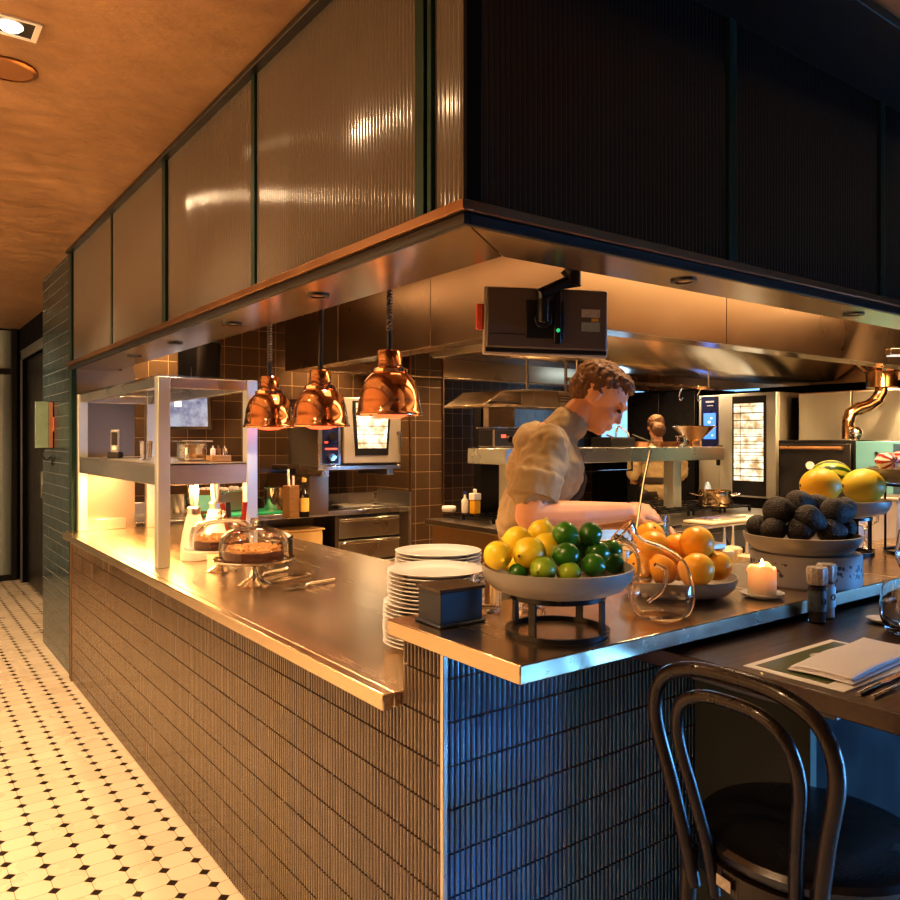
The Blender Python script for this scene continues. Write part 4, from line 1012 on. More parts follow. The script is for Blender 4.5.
MB().prism([(-.19, -.12), (.19, -.12), (.19, .12), (-.19, .12)], 0, .17).build('tub_body', simple('yellowish tub', (.6, .42, .2), .4, 0, .1), tbx, bevel=.02)
MB().box(-.2, .2, -.13, .13, .165, .18).build('rim', simple('tub rim', (.7, .5, .25), .4), tbx, bevel=.004)
# small combi oven
co = thing('combi_oven', 'small stainless combi oven with a glowing window on the tiled back wall', 'oven', (2.665, 5.28, 1.27))
MB().box(0, .72, .03, .55, .03, .56).build('oven_body', simple('grey oven casing', (.13, .115, .10), .4, .4, .06), co, bevel=.004)
MB().box(-.005, .73, .0, .56, 0, .03).build('base_tray', M['steel'], co, bevel=.003)
M['blue_panel'] = simple('dark blue control panel', (.008, .014, .07), .3, 0, .1)
MB().box(.0, .19, .008, .03, .035, .56).build('front_frame', M['steel'], co, bevel=.003)
pn = MB().box(.03, .165, .002, .008, .05, .42).build('control_panel', M['blue_panel'], co, bevel=.002)
for z_ in (.1, .26): MB().cyl((.10, .002, z_), (.10, -.02, z_), .03, seg=24).box(.065, .135, -.026, -.018, z_-.008, z_+.008).build('dial', M['chrome'], pn)
M['redtxt'] = emit('red display digits', (1, .08, .04), 2.0, .3)
for (x, z_, w_) in ((.05, .325, .1), (.045, .205, .03), (.05, .155, .105)): MB().box(x, x+w_, -.001, .0018, z_, z_+.014).build('display_row', M['redtxt'], pn, bevel=.003)
dr_ = MB().box(.2, .72, -.02, .028, .05, .56).build('oven_door', simple('pale grey oven door', (.42, .38, .32), .35, .5, .05), co, bevel=.006)
MB().prism([(.275, .535), (.62, .535), (.62, .48), (.595, .11), (.30, .11), (.275, .48)], 0, .006, Matrix(((1, 0, 0, 0), (0, 0, 1, -.027), (0, 1, 0, 0), (0, 0, 0, 1)))).build('window_frame', M['black'], dr_)
def ovenlight(name, rack):
    t = NT(name); n = t.noise(14, 5); x, y, z = t.xyz()
    rows = t.m('GREATER_THAN', t.m('FRACT', t.m('MULTIPLY', z, 15)), .15)
    c = t.mix(t.rng(n, .35, .6, 0, 1), (.9, .55, .25), (1, .9, .65))
    t.set(Base_Color=(.02, .02, .02), Emission_Color=c, Emission_Strength=t.m('MULTIPLY', t.m('ADD', .45, t.m('MULTIPLY', rows, .55)), t.rng(n, .3, .7, rack*.4, rack))); return t.mat
MB().prism([(.30, .52), (.598, .52), (.598, .48), (.575, .165), (.322, .165), (.30, .48)], 0, .003, Matrix(((1, 0, 0, 0), (0, 0, 1, -.0305), (0, 1, 0, 0), (0, 0, 0, 1)))).build('glowing_glass', ovenlight('glowing oven interior', 2.0), dr_)
MB().box(.68, .70, -.06, -.045, .12, .3).box(.68, .70, -.05, -.018, .27, .3).build('door_handle', M['steel_dark'], dr_, bevel=.006)
for x in (.04, .62): MB().box(x, x+.06, .03, .5, -.05, 0).build('foot', M['steel'], co, bevel=.003)
MB().box(.02, .7, .55, .92, -.02, .02).build('wall_shelf', M['steel_dark'], co)
MB().box(-.03, .13, .1, .9, -.345, -.05).build('oven_support', M['steel_hood'], co)
# things on the back counter
def bottle(label, loc, h, r, body, cap, lab=None, name='bottle', group=None):
    t = thing(name, label, 'bottle', loc, group=group)
    MB().lathe([(0, 0), (r*.9, 0), (r, .005), (r, h*.55), (r*.9, h*.62), (r*.38, h*.74), (r*.34, h*.92), (r*.4, h*.93), (r*.4, h), (0, h)], 24).build('bottle_body', body, t)
    MB().lathe([(r*.42, h*.9), (r*.45, h*.9), (r*.45, h+.002), (0, h+.004)], 16).build('cap', cap, t)
    if lab: MB().lathe([(r*1.01, h*.15), (r*1.02, h*.15), (r*1.02, h*.5), (r*1.01, h*.5)], 24, closed=True).build('label', lab, t)
    return t
M['darkglass'] = simple('dark bottle glass', (.012, .009, .006), .1, 0, .2, coat=.5)
M['wood_brown'] = wood('brown wood', (.12, .06, .02), (.22, .12, .05))
M['yellow_label'] = simple('yellow label', (.6, .42, .12), .5, 0, .1)
bottle('dark wine bottle with a yellow label on the back counter', pd(304, 5.75, .9255), .29, .037, M['darkglass'], M['yellow_label'], M['yellow_label'])
kb = thing('knife_block', 'wooden knife block on the back counter under the small oven', 'knife block', pd(291, 5.7, .9255), .2)
MB().box(-.045, .045, -.045, .045, 0, .24).build('block', M['wood_brown'], kb, bevel=.006)
MB().cyl((-.02, 0, .24), (-.025, 0, .36), .009, seg=12).cyl((.02, 0, .24), (.02, 0, .31), .009, seg=12).build('knife_handles', M['white_plastic'], kb)
gb = MB().box(-.3, .3, -.18, .18, 0, .018).build('cutting_board', simple('green cutting board', (.02, .38, .2), .45, 0, .08), None, bevel=.006)
tag(gb, 'green plastic cutting board on the back counter', 'cutting board', loc=(2.25, 5.80, .9262))
pn2 = thing('steel_pan', 'steel food container with pale contents behind the heat lamps', 'food pan', (2.15, 5.92, .945))
MB().box(-.19, .19, -.1, .1, 0, .16).build('pan_body', M['steel'], pn2, bevel=.012)
MB().box(-.21, .21, -.12, .12, .155, .165).build('rim', M['chrome'], pn2, bevel=.003)
m = MB()
for k in range(14): m.ell((random.uniform(-.16, .16), random.uniform(-.08, .08), .17), (.03, .025, .02), 8, 6)
m.build('contents', M['linen'], pn2)
pot = thing('stock_pot', 'polished steel pot behind the heat lamps on the back counter', 'pot', (2.55, 5.85, .945))
MB().lathe([(0, 0), (.08, 0), (.082, .01), (.082, .17), (.086, .175), (.08, .175), (.078, .012), (0, .01)], 36).build('pot_body', M['chrome'], pot)
def stbowl(label, loc, r=.075, h=.07, fill=None, group=None):
    t = thing('mixing_bowl', label, 'bowl', loc, group=group)
    MB().lathe([(0, 0), (r*.55, 0), (r*.85, h*.5), (r, h), (r*1.05, h*1.02), (r*.96, h*.97), (r*.8, h*.5), (r*.5, .006), (0, .006)], 32).build('bowl_body', M['chrome'], t)
    if fill: MB().lathe([(0, h*1.15), (r*.5, h*1.05), (r*.9, h*.85), (0, h*.8)], 20, wob=lambda a, i: 1+.08*math.sin(5*a)).build('contents', fill, t)
stbowl('steel bowl of yellow peel on the back counter seen under the pass shelf', pd(140, 6.15, .926), .09, .09, M['lemon'])
stbowl('steel bowl of red garnish at the left end of the back counter', pd(124, 6.0, .926), .075, .07, M['redh'])
stbowl('deep steel bowl on the back counter right of the near post', pd(182, 6.1, .926), .13, .15, None)
ts = thing('till_tablet', 'small framed green screen on the back counter behind the white bottles', 'tablet', pd(206, 5.80, .926), -AZ)
MB().box(-.11, .11, 0, .02, 0, .2).build('frame', M['wood_brown'], ts, bevel=.004)
MB().box(-.08, .08, -.003, 0, .04, .16).build('screen', emit('green tinted screen', (.3, .6, .25), .8, .3), ts)
wk = thing('wire_whisk', 'wire whisk hanging beside the end panel under the pass shelf', 'whisk', (1.42, 5.8, 1.36))
m = MB()
for k in range(5):
    a = PI*k/5; m.tube([(Vector((.055*math.sin(t_)*math.cos(a), .055*math.sin(t_)*math.sin(a), -.17*(1-math.cos(t_))/2))) for t_ in [2*PI*j/24 for j in range(24)]], .0025, 5, closed=True)
m.build('wires', M['chrome'], wk); MB().cyl((0, 0, 0), (0, 0, .13), .011, seg=12).build('handle', M['steel'], wk)
MB().tube([(0, 0, .13), (-.03, 0, .15), (-.078, 0, .15)], .004, 8).build('hook', M['steel'], wk)
sb = thing('wall_box', 'black rounded box hanging on the tiled wall beside the hood', 'speaker', (1.98, 5.95, 1.93))
MB().lathe([(0, 0), (.13, 0), (.145, .01), (.145, .32), (.13, .335), (0, .335)], 36, mat=Matrix.Diagonal((1.12, .7, 1, 1))).build('housing', M['black'], sb)
MB().tube([(-.1, -.12, .04), (-.1, -.125, .12)], .004, 6).build('side_catch', M['steel_dark'], sb)
MB().box(-.05, .05, .08, .25, .1, .2).build('wall_bracket', M['black'], sb)
stk = thing('tray', 'pale serving tray lying on the back counter beside the drawers', 'tray', (3.32, 5.85, .9262))
MB().box(-.25, .25, -.12, .12, 0, .012).build('tray_base', M['steel'], stk, bevel=.004)
MB().box(-.2, .1, -.1, .1, .012, .022).build('folded_paper', M['paper'], stk)
# ================================================================== COOKING ISLAND
isl = thing('cooking_island', 'stainless cooking island with gas hobs behind the chef', 'kitchen island', (3.2, 3.05, 0))
MB().box(0, 2.75, 0, 1.6, .885, .925).build('island_top', M['steel_dark'], isl, bevel=.004)
MB().box(.04, 2.7, .04, 1.56, .06, .885).build('island_body', simple('copper lit steel panel', (.4, .25, .12), .35, .8, .06), isl, bevel=.003)  # orange light on the body is painted into its colour
MB().box(.035, 2.7, .02, .04, .62, .88).build('control_fascia', M['steel'], isl)
for k in range(8): MB().cyl((.3+.3*k, .02, .75), (.3+.3*k, -.015, .75), .028, seg=18).build('knob', M['black'], isl)
m0 = None
for (x, y) in ((1.55, .75), (1.95, .75), (2.35, .75), (1.55, 1.2), (1.95, 1.2), (2.35, 1.2), (.35, 1.2), (.75, 1.2)):
    m = MB()
    for s in (-.17, -.06, .06, .17): m.box(x-.18, x+.18, y+s-.006, y+s+.006, .955, .967).box(x+s-.006, x+s+.006, y-.18, y+.18, .955, .967)
    for a in (-.17, .17):
        for b in (-.17, .17): m.box(x+a-.008, x+a+.008, y+b-.008, y+b+.008, .925, .956)
    g = m.build('pan_support', M['blackmetal'], isl)
    MB().lathe([(0, 0), (.05, 0), (.05, .012), (.03, .018), (0, .018)], 20).build('burner', M['steel'], g).location = (x, y, .925)
# shelf over the island
ov = thing('island_shelf', 'stainless shelf on posts above the cooking island', 'shelf', (3.2, 3.74, .9255))
MB().box(0, 2.33, 0, .40, .415, .52).build('shelf_box', M['steel'], ov, bevel=.003)
MB().box(-.004, 0, .01, .39, .42, .515).build('end_face', simple('pale lit steel', (.5, .55, .5), .3, .6, .03), ov)  # lit end of the shelf, its light painted into a paler colour
for x in (.15, 1.88): MB().box(x, x+.1, .15, .25, 0, .415).build('post', M['steel_v'], ov, bevel=.003)
MB().box(.35, 1.2, -.012, 0, .35, .362).box(.35, .362, -.012, 0, .362, .42).box(1.188, 1.2, -.012, 0, .362, .42).build('towel_rail', M['chrome'], ov)
SHZ = .9255+.5205
def onshelf(px, y=3.92):
    k = (px-450)/FPX; dx = F.x+R.x*k; dy = F.y+R.y*k; d = y/dy; return Vector((dx*d, y, SHZ))
cbx = thing('control_box', 'dark control box with red display at the left end of the island shelf', 'controller', (3.23, 3.90, SHZ), -AZ*.0)
MB().box(0, .24, 0, .16, .006, .125).build('box_body', simple('grey brown box', (.2, .17, .14), .4, .3), cbx, bevel=.004)
MB().box(-.006, .0, .012, .15, .016, .118).build('face_side', M['black'], cbx)
MB().box(.01, .232, -.006, 0, .014, .118).build('face_panel', M['black'], cbx)
MB().box(.06, .1, -.009, -.006, .068, .09).build('display', M['redtxt'], cbx)
for x in (.13, .185): MB().cyl((x, -.006, .06), (x, -.022, .06), .02, seg=18).build('dial', M['copper'], cbx)
MB().box(-.01, .25, -.01, .17, .130, .140).build('top_plate', M['steel'], cbx)
MB().box(.01, .03, .01, .15, 0, .006).box(.2, .22, .01, .15, 0, .006).box(.01, .23, .01, .15, .125, .13).build('feet', M['black'], cbx)
# salamander grill
sg = thing('salamander_grill', 'stainless salamander grill with slotted side hanging above the island end', 'grill', (3.35, 4.1, 1.735))
M['sal'] = steel('salamander steel', (.6, .48, .34), .25)
m = MB().box(.42, .98, .0, .32, 0, .125); m.build('grill_body', M['sal'], sg, bevel=.004)
m = MB()
for r_ in range(3):
    for k in range(16): m.box(.66+k*.018, .67+k*.018, -.003, 0, .045+r_*.02, .053+r_*.02)
m.build('side_slots', M['black'], sg)
mt = Matrix(((1, 0, 0, 0), (0, 0, 1, 0), (0, 1, 0, 0), (0, 0, 0, 1)))
m = MB().prism([(-.13, .0), (-.12, -.012), (.42, .0), (.42, .012)], -.1, .35, mt).prism([(-.13, .0), (.05, .105), (.42, .125), (.42, .112), (.06, .093), (-.1, .005)], -.1, .35, mt).prism([(.3, 0), (.42, 0), (.42, .12), (.3, .115)], .0, .32, mt)
m.build('open_hood', M['sal'], sg, bevel=.003)
MB().box(.0, .3, .0, .3, .03, .04).build('grill_rack', M['steel_dark'], sg)
MB().box(.98, 1.05, .05, .25, 0, .12).build('end_block', M['black'], sg, bevel=.004)
for x in (.5, .9): MB().cyl((x, .16, .125), (x, .16, .69), .012, seg=10).build('hanger_rod', M['steel_dark'], sg)
bk = MB().box(3.72, 3.98, 4.55, 4.62, 1.36, 1.78).build('stone_panel', simple('rough stone panel', (.12, .085, .055), .8, 0, .4, 14, 1, 24), None)
struct(bk); bk.name = 'trim_stone'
struct(MB().box(3.70, 4.0, 4.62, 4.70, .926, 1.80).build('trim_flue_panel', M['void']))
# cookware on the shelf
bp = thing('oven_dish', 'black rectangular pan with an upright handle on the island shelf', 'pan', onshelf(613)+Vector((0, 0, .0005)))
MB().box(-.13, .13, -.1, .1, 0, .075).build('pan_body', M['black'], bp, bevel=.008)
MB().tube(smoothpts([(-.06, -.08, .07), (-.06, -.09, .13), (-.03, -.09, .15), (.06, -.09, .105), (.08, -.08, .07)], 6), .007, 8).build('handle', M['steel'], bp)
def fry(label, loc, ang, mat, r=.105):
    t = thing('frying_pan', label, 'frying pan', loc, ang)
    MB().lathe([(0, 0), (r*.75, 0), (r*.98, .04), (r, .042), (r*.97, .04), (r*.73, .004), (0, .004)], 40).build('pan_body', mat, t)
    MB().tube([(-r*.95, 0, .035), (-r*1.4, 0, .055), (-r*2.3, 0, .095)], [.008, .006, .008], 8).build('handle', M['blackmetal'], t)
fry('copper frying pan with a raised handle on the island shelf', onshelf(638)+Vector((0, 0, .0005)), -AZ, M['copper'])
fry('dark frying pan beside the copper one on the island shelf', onshelf(667)+Vector((0, 0, .0005)), -AZ, M['bronze'], .12)
cb = thing('conical_strainer', 'wide steel conical strainer standing on the island shelf', 'strainer', onshelf(694)+Vector((0, 0, .0005)))
MB().lathe([(0, 0), (.06, 0), (.06, .045), (.052, .05), (.17, .16), (.178, .163), (.17, .168), (.045, .05), (0, .05)], 40).build('cone', M['bronze'] if False else steel('warm steel', (.65, .45, .28), .2), cb)
MB().cyl((.17, 0, .16), (.24, -.03, .175), .005, seg=8).build('hook_handle', M['chrome'], cb)
gj = thing('glass_jar', 'small clear jar leaning beside the conical strainer', 'jar', onshelf(681, 3.8)+Vector((0, 0, .001)))
MB().lathe([(0, 0), (.035, 0), (.037, .06), (.045, .09), (.043, .09), (.034, .006), (0, .006)], 24).build('jar_body', M['rglass'], gj)
# rail with hooks
rl = thing('hanging_rail', 'bright steel rail hanging under the hood above the island shelf', 'rail', (3.9, 3.9, 1.93))
MB().box(0, 1.75, -.012, .012, -.012, .012).build('bar', M['chrome'], rl)
for x in (.1, 1.65): MB().cyl((x, 0, .01), (x, 0, .5), .006, seg=8).build('drop_rod', M['steel'], rl)
def hook(label, px):
    k = (px-450)/FPX; y = 3.9; d = y/(F.y+R.y*k); x = (F.x+R.x*k)*d
    t = thing('s_hook', label, 'hook', (x, y, 1.9), group='hooks on the hanging rail')
    MB().tube(smoothpts([(-.02, 0, .02), (-.012, 0, .045), (.012, 0, .045), (.018, 0, .02), (-.018, 0, -.03), (-.02, 0, -.065), (0, 0, -.08), (.025, 0, -.06)], 5), .0045, 8).build('hook_wire', M['chrome'], t)
hook('left steel hook hanging from the rail', 681); hook('steel hook hanging from the rail beside the blue control panel', 699)
# stove items
def onisl(px, d): return pd(px, d, .9675)
sp_ = thing('saucepan', 'polished steel saucepan with two handles on the gas hob', 'saucepan', onisl(715, 6.3))
MB().lathe([(0, 0), (.125, 0), (.13, .008), (.13, .12), (.135, .123), (.127, .123), (.124, .01), (0, .008)], 40).build('pan_body', steel('warm polished steel', (.75, .6, .42), .15), sp_)
for s in (-1, 1): MB().tube(smoothpts([R*(s*.128)+Vector((0, 0, .08))+F*-.03, R*(s*.19)+Vector((0, 0, .095))+F*-.03, R*(s*.19)+Vector((0, 0, .095))+F*.03, R*(s*.128)+Vector((0, 0, .08))+F*.03], 5), .006, 8).build('handle', M['chrome'], sp_)
bd = MB().box(-.36, .36, -.12, .12, 0, .018).build('cutting_board', simple('white cutting board', (.75, .66, .52), .4, 0, .04), None, bevel=.005)
tag(bd, 'long white cutting board at the front edge of the cooking island', 'cutting board', loc=(4.85, 3.24, .926))
bd2 = MB().box(-.2, .2, -.08, .08, 0, .012).build('cutting_board', M['steel'], None, bevel=.004)
tag(bd2, 'thin steel board lying on the white cutting board', 'cutting board', loc=(4.78, 3.26, .9445))
kn = thing('chef_knife', 'dark handled knife beside the white cutting board', 'knife', (4.25, 3.2, .9262), .1)
MB().box(-.13, 0, -.012, .012, 0.001, .02).build('handle', M['black'], kn, bevel=.005); MB().prism([(0, -.012), (.2, 0), (.18, .022), (0, .022)], .008, .011).build('blade', M['chrome'], kn)
wb = thing('wire_basket', 'steel wire basket on the left end of the cooking island', 'basket', (3.36, 3.42, .9262))
m = MB()
for (x0, y0, x1, y1) in ((0, 0, .36, 0), (.36, 0, .36, .28), (.36, .28, 0, .28), (0, .28, 0, 0)):
    for z_ in (.004, .045, .09): m.tube([(x0, y0, z_), (x1, y1, z_)], .003, 6)
for k in range(13):
    x = .03*k; m.tube([(x, 0, .09), (x, 0, .004), (x, .28, .004), (x, .28, .09)], .0022, 5)
for k in range(1, 9): m.tube([(0, .031*k, .09), (0, .031*k, .004), (.36, .031*k, .004), (.36, .031*k, .09)], .0022, 5)
m.build('wire_cage', M['chrome'], wb)
bottle('small bottle with a blue cap at the far left of the island', pd(465, 5.65, .968), .15, .026, M['white_plastic'], simple('blue cap', (.01, .05, .35), .4))
M['oil'] = simple('amber cooking oil', (.7, .4, .03), .15, 0, .1)
ob_ = thing('oil_bottle', 'square bottle of amber oil at the far left of the island', 'bottle', pd(475, 5.55, .968))
MB().box(-.03, .03, -.03, .03, 0, .1).build('oil_fill', M['oil'], ob_, bevel=.008)
MB().box(-.033, .033, -.033, .033, .1, .15).cyl((0, 0, .15), (0, 0, .18), .014, seg=12).build('bottle_top', M['white_plastic'], ob_, bevel=.006)
tp = MB().lathe([(0, 0), (.05, 0), (.055, .02), (.05, .04), (0, .045)], 24).build('folded_towel', M['linen'], None, ang=90)
tag(tp, 'crumpled white towel at the far left end of the island', 'towel', loc=pd(449, 5.75, .968))
# ================================================================== RIGHT BACK: ovens
cv2 = thing('combi_oven', 'large stainless combi oven with a blue touch panel and tall lit window', 'oven', (6.7, 3.96, .95))
# front faces -X ; local y from 0 (near/right) to .84 (far/left)
MB().box(.03, .85, 0, .86, 0, 1.0).build('oven_body', M['steel_dark'], cv2, bevel=.004)
MB().box(.0, .03, .62, .86, .0, 1.0).build('panel_frame', M['steel_v'], cv2, bevel=.004)
bpn = MB().box(-.004, 0, .63, .83, .38, .985).build('control_panel', M['blue_panel'], cv2, bevel=.003)
MB().box(-.006, -.004, .66, .80, .56, .82).build('touch_screen', emit('bright blue touch screen', (.02, .2, 1), 2.2, .2), bpn)
for (y0, z0, s_) in ((.70, .76, .014), (.72, .72, .02), (.72, .67, .02), (.69, .59, .012)): MB().box(-.0075, -.006, y0, y0+s_*1.4, z0, z0+s_).build('screen_icon', emit('white icon', (.8, .9, 1), 2.5), bpn)
MB().box(-.006, -.004, .68, .775, .925, .942).box(-.006, -.004, .69, .76, .89, .898).build('panel_lettering', emit('orange white lettering', (1, .75, .6), .8), bpn)
MB().cyl((-.004, .73, .44), (-.03, .73, .44), .028, seg=24).build('dial', M['chrome'], bpn)
dd = MB().box(-.03, .03, .0, .60, .0, 1.0).build('oven_door', M['steel_v'], cv2, bevel=.006)
MB().box(-.036, -.03, .10, .455, .02, .97).build('window_surround', M['black'], dd, bevel=.002)
MB().box(-.039, -.036, .125, .435, .16, .90).build('lit_glass', ovenlight('lit oven interior', 1.7), dd)
m = MB()
for k in range(9): m.box(-.043, -.039, .128, .432, .2+k*.076, .206+k*.076)
m.box(-.043, -.039, .36, .366, .17, .88).build('rack', M['chrome'], dd)
MB().box(-.09, -.07, .56, .60, .3, .5).box(-.09, -.02, .56, .60, .46, .5).build('door_handle', M['blackmetal'], dd, bevel=.008)
MB().box(.03, .8, -.03, .87, -.1, 0).build('oven_plinth', M['black'], cv2)
MB().box(.05, .8, 0, .84, -.949, -.1).build('under_cabinet', M['steel_dark'], cv2)
# tall steel cabinet next to it
fc = thing('steel_cabinet', 'tall plain stainless cabinet right of the large combi oven', 'cabinet', (6.95, 2.9, 0))
MB().box(0, .6, 0, 1.0, .05, 1.94).build('cabinet_body', M['steel_hood'], fc, bevel=.004)
MB().box(-.012, 0, .01, .49, .06, 1.93).build('door', M['steel_v'], fc, bevel=.003); MB().box(-.012, 0, .51, .99, .06, 1.93).build('door', M['steel_v'], fc, bevel=.003)
MB().box(.03, .57, .03, .97, 0, .05).build('plinth', M['black'], fc)
# charcoal oven
jo = thing('charcoal_oven', 'black charcoal oven with a long bar handle behind the melons', 'oven', (6.2, 3.0, .55))
JL = .66
MB().box(0, .65, 0, JL, 0, .95).build('oven_body', M['blackmetal'], jo, bevel=.008)
jd = MB().box(-.03, 0, .03, JL-.03, .35, .92).build('oven_door', M['black'], jo, bevel=.006)
MB().cyl((-.075, .08, .885), (-.075, JL-.06, .885), .014, seg=14).cyl((-.075, .1, .885), (-.03, .1, .885), .01, seg=10).cyl((-.075, JL-.08, .885), (-.03, JL-.08, .885), .01, seg=10).build('bar_handle', M['copper'] if False else simple('brass handle', (.6, .35, .18), .3, .8), jd)
MB().cyl((-.03, .36, .74), (-.045, .36, .74), .033, seg=28).build('thermometer', M['white'], jd)
MB().box(.05, .6, .05, JL-.05, -.549, 0).build('stand_cabinet', M['void'], jo)
bx2 = thing('side_cabinet', 'pale blue sided metal cabinet beside the charcoal oven', 'cabinet', (6.0, 2.5, 0))
MB().box(.1, .7, 0, .46, 0.001, 1.49).build('cabinet_body', simple('pale blue metal', (.10, .26, .32), .4, .3, .06), bx2, bevel=.006)
MB().box(.095, .1, .02, .18, 1.0, 1.47).build('dark_panel', simple('dark blue panel', (.02, .05, .09), .4), bx2)
MB().cyl((.1, .3, 1.4), (.085, .3, 1.4), .012, seg=12).build('lock', M['black'], bx2)
# flue pipe
fp = thing('flue_pipe', 'copper coloured flue pipe bending up from the charcoal oven to the hood', 'flue pipe', (6.5, 3.1, 1.5))
M['flue'] = steel('heat tinted steel', (.62, .4, .22), .16, (2, 2, 2), .02)
pt = [at(848, 439, 6.45), at(848, 421, 6.45), at(851, 413, 6.45), at(858, 409, 6.45), at(868, 406, 6.45), at(876, 401, 6.45), at(881, 393, 6.45), at(882, 385, 6.45)]
o_ = Vector(fp.location); seg_ = [p-o_ for p in pt]
MB().tube(seg_, .05, 24).build('pipe', M['flue'], fp, ang=20)
for p in (1, 3, 5): MB().tube([seg_[p], seg_[p]+(seg_[p+1]-seg_[p]).normalized()*.02], .054, 24).build('joint_band', M['flue'], fp)
c_ = seg_[-1]
MB().lathe([(.04, -.02), (.12, -.02), (.12, .11), (.04, .11)], 36, c=c_, closed=True).build('collar', M['flue'], fp)
MB().lathe([(.10, .11), (.14, .11), (.24, .2), (.2, .2)], 36, c=c_, closed=True).build('hood_cone', M['copper'], fp)
br = thing('round_shaker', 'small round steel shaker on top of the charcoal oven', 'shaker', Vector((at(856, 441, 6.35).x, at(856, 441, 6.35).y, 1.5015)))
MB().ell((0, 0, .055), (.055, .05, .055), 20, 12).build('shaker_body', M['chrome'], br)
MB().cyl((0, 0, 0), (0, 0, .012), .03, seg=16).build('shaker_foot', M['chrome'], br)
# dark fridge block behind
fr = thing('fridge', 'tall dark cabinet standing behind the second cook', 'fridge', (7.05, 5.1, 0))
MB().box(0, .7, 0, .95, .06, 2.05).build('fridge_body', M['void'], fr, bevel=.004)
MB().box(-.02, 0, .01, .465, .08, 2.03).build('door', M['steel_dark'] if False else simple('dark fridge door', (.03, .03, .035), .3, .5, .1), fr, bevel=.004)
MB().box(-.02, 0, .485, .94, .08, 2.03).build('door', bpy.data.materials['dark fridge door'], fr, bevel=.004)
MB().box(.05, .65, .05, .9, 0, .06).build('plinth', M['black'], fr)
pl = MB().lathe([(0, 0), (.05, 0), (.045, .06), (.03, .12), (.015, .16), (0, .17)], 16).build('spray_bottle', simple('pale blue plastic', (.35, .5, .75), .3), None)
bs = thing('low_shelf_unit', 'low steel shelf unit behind the island post', 'shelf unit', (6.15, 4.35, 0))
MB().box(0, .45, 0, .25, .0, .92).build('unit_body', M['steel_dark'], bs, bevel=.003)
tag(pl, 'pale blue spray bottle standing behind the island post', 'bottle', loc=(6.35, 4.47, .9325))
# squeeze bottles
def squeeze(label, loc, col, r=.034, h=.2):
    t = thing('squeeze_bottle', label, 'bottle', loc, group='squeeze bottles behind the bar top')
    MB().lathe([(0, 0), (r, 0), (r, h*.66), (r*.9, h*.7), (0, h*.7)], 28).build('bottle_body', col, t)
    MB().lathe([(r*.95, h*.68), (r*.98, h*.78), (r*.6, h*.81), (.006, h*.82), (.003, h*1.13), (0, h*1.14)], 24).build('nozzle_cap', M['capw'], t); return t
M['capw'] = simple('cream plastic cap', (.8, .66, .42), .4, 0, .04)
M['sauce1'] = simple('cream sauce bottle', (.75, .58, .34), .35, 0, .05); M['sauce2'] = simple('mustard green sauce bottle', (.35, .3, .05), .35, 0, .1)
for px, d, mt_, h_, lb_ in ((724.5, 2.74, 'sauce1', .225, 'cream squeeze bottle, leftmost behind the orange bowl'), (733, 2.80, 'sauce1', .225, 'cream squeeze bottle behind and right of the leftmost one'), (738, 2.66, 'sauce1', .145, 'short cream squeeze bottle in front of the tall ones'), (747, 2.74, 'sauce2', .2, 'mustard coloured squeeze bottle beside the ceramic drum')):
    squeeze(lb_, pd(px, d, .9325), M[mt_], h=h_)
# tubs seen under the melon bowls
def tub(label, loc, dims, mat, lid):
    t = thing('plastic_tub', label, 'tub', loc)
    MB().box(-dims[0]/2, dims[0]/2, -dims[1]/2, dims[1]/2, 0, dims[2]).build('tub_body', mat, t, bevel=.01)
    MB().box(-dims[0]/2-.005, dims[0]/2+.005, -dims[1]/2-.005, dims[1]/2+.005, dims[2]-.002, dims[2]+.01).build('tub_lid', lid, t, bevel=.003)
tub('pale tub on the lower counter beside the coupe glass', (3.35, 1.66, .9325), (.16, .12, .25), M['linen'], M['capw'])
tub('cream tub behind the legs of the chicory stand', (3.75, 1.66, .9325), (.22, .16, .3), M['linen'], M['steel'])
tub('red tinted tub under the chicory bowl', (4.2, 1.66, .9325), (.2, .16, .4), simple('red translucent tub', (.45, .1, .06), .3, 0, .2), M['white_plastic'])
wl = thing('wall_lamp_bar', 'short bright steel lamp bar at the right edge under the hood', 'lamp', at(898, 352, 4.6), -AZ)
MB().box(-.06, .2, -.03, .03, -.02, .02).build('housing', M['chrome'], wl, bevel=.004)
MB().box(-.055, .195, -.025, .025, -.026, -.02).build('lamp_lens', emit('soft lamp lens', (.9, .8, .7), 1.0), wl)
MB().cyl((.1, 0, .02), (.1, 0, CH-wl.location.z), .008, seg=8).build('hanger', M['steel_dark'], wl)
# ================================================================== PEOPLE
def frame(origin, ang):
    # local +x = facing direction in the picture plane, +y = away, z up
    return origin, ang
def ellm(m, c, r, rot=None): m.ell(c, r, 20, 14, rot)
def head_parts(m, hm, s=1.0):
    # face looks along local +x of hm
    def E(c, r, rot=None): m.ell((0, 0, 0), (1, 1, 1), 20, 14, hm @ Matrix.Translation(Vector(c)*s) @ (rot or Matrix()) @ Matrix.Diagonal((r[0]*s, r[1]*s, r[2]*s, 1)))
    E((-.012, 0, .03), (.098, .077, .088)); E((.03, 0, -.03), (.062, .058, .082)); E((.06, 0, -.085), (.026, .028, .022))
    E((.03, 0, -.07), (.055, .05, .035))
    E((.092, 0, -.012), (.012, .010, .026), Matrix.Rotation(-.35, 4, 'Y')); E((.099, 0, -.028), (.013, .0145, .010))
    E((.082, 0, .022), (.02, .05, .012)); E((.088, 0, -.058), (.011, .024, .006)); E((.086, 0, -.068), (.010, .02, .006))
    for sd in (-1, 1):
        E((-.008, sd*.079, -.005), (.016, .008, .026), Matrix.Rotation(.15, 4, 'Y')); E((.056, sd*.034, -.03), (.028, .022, .024))
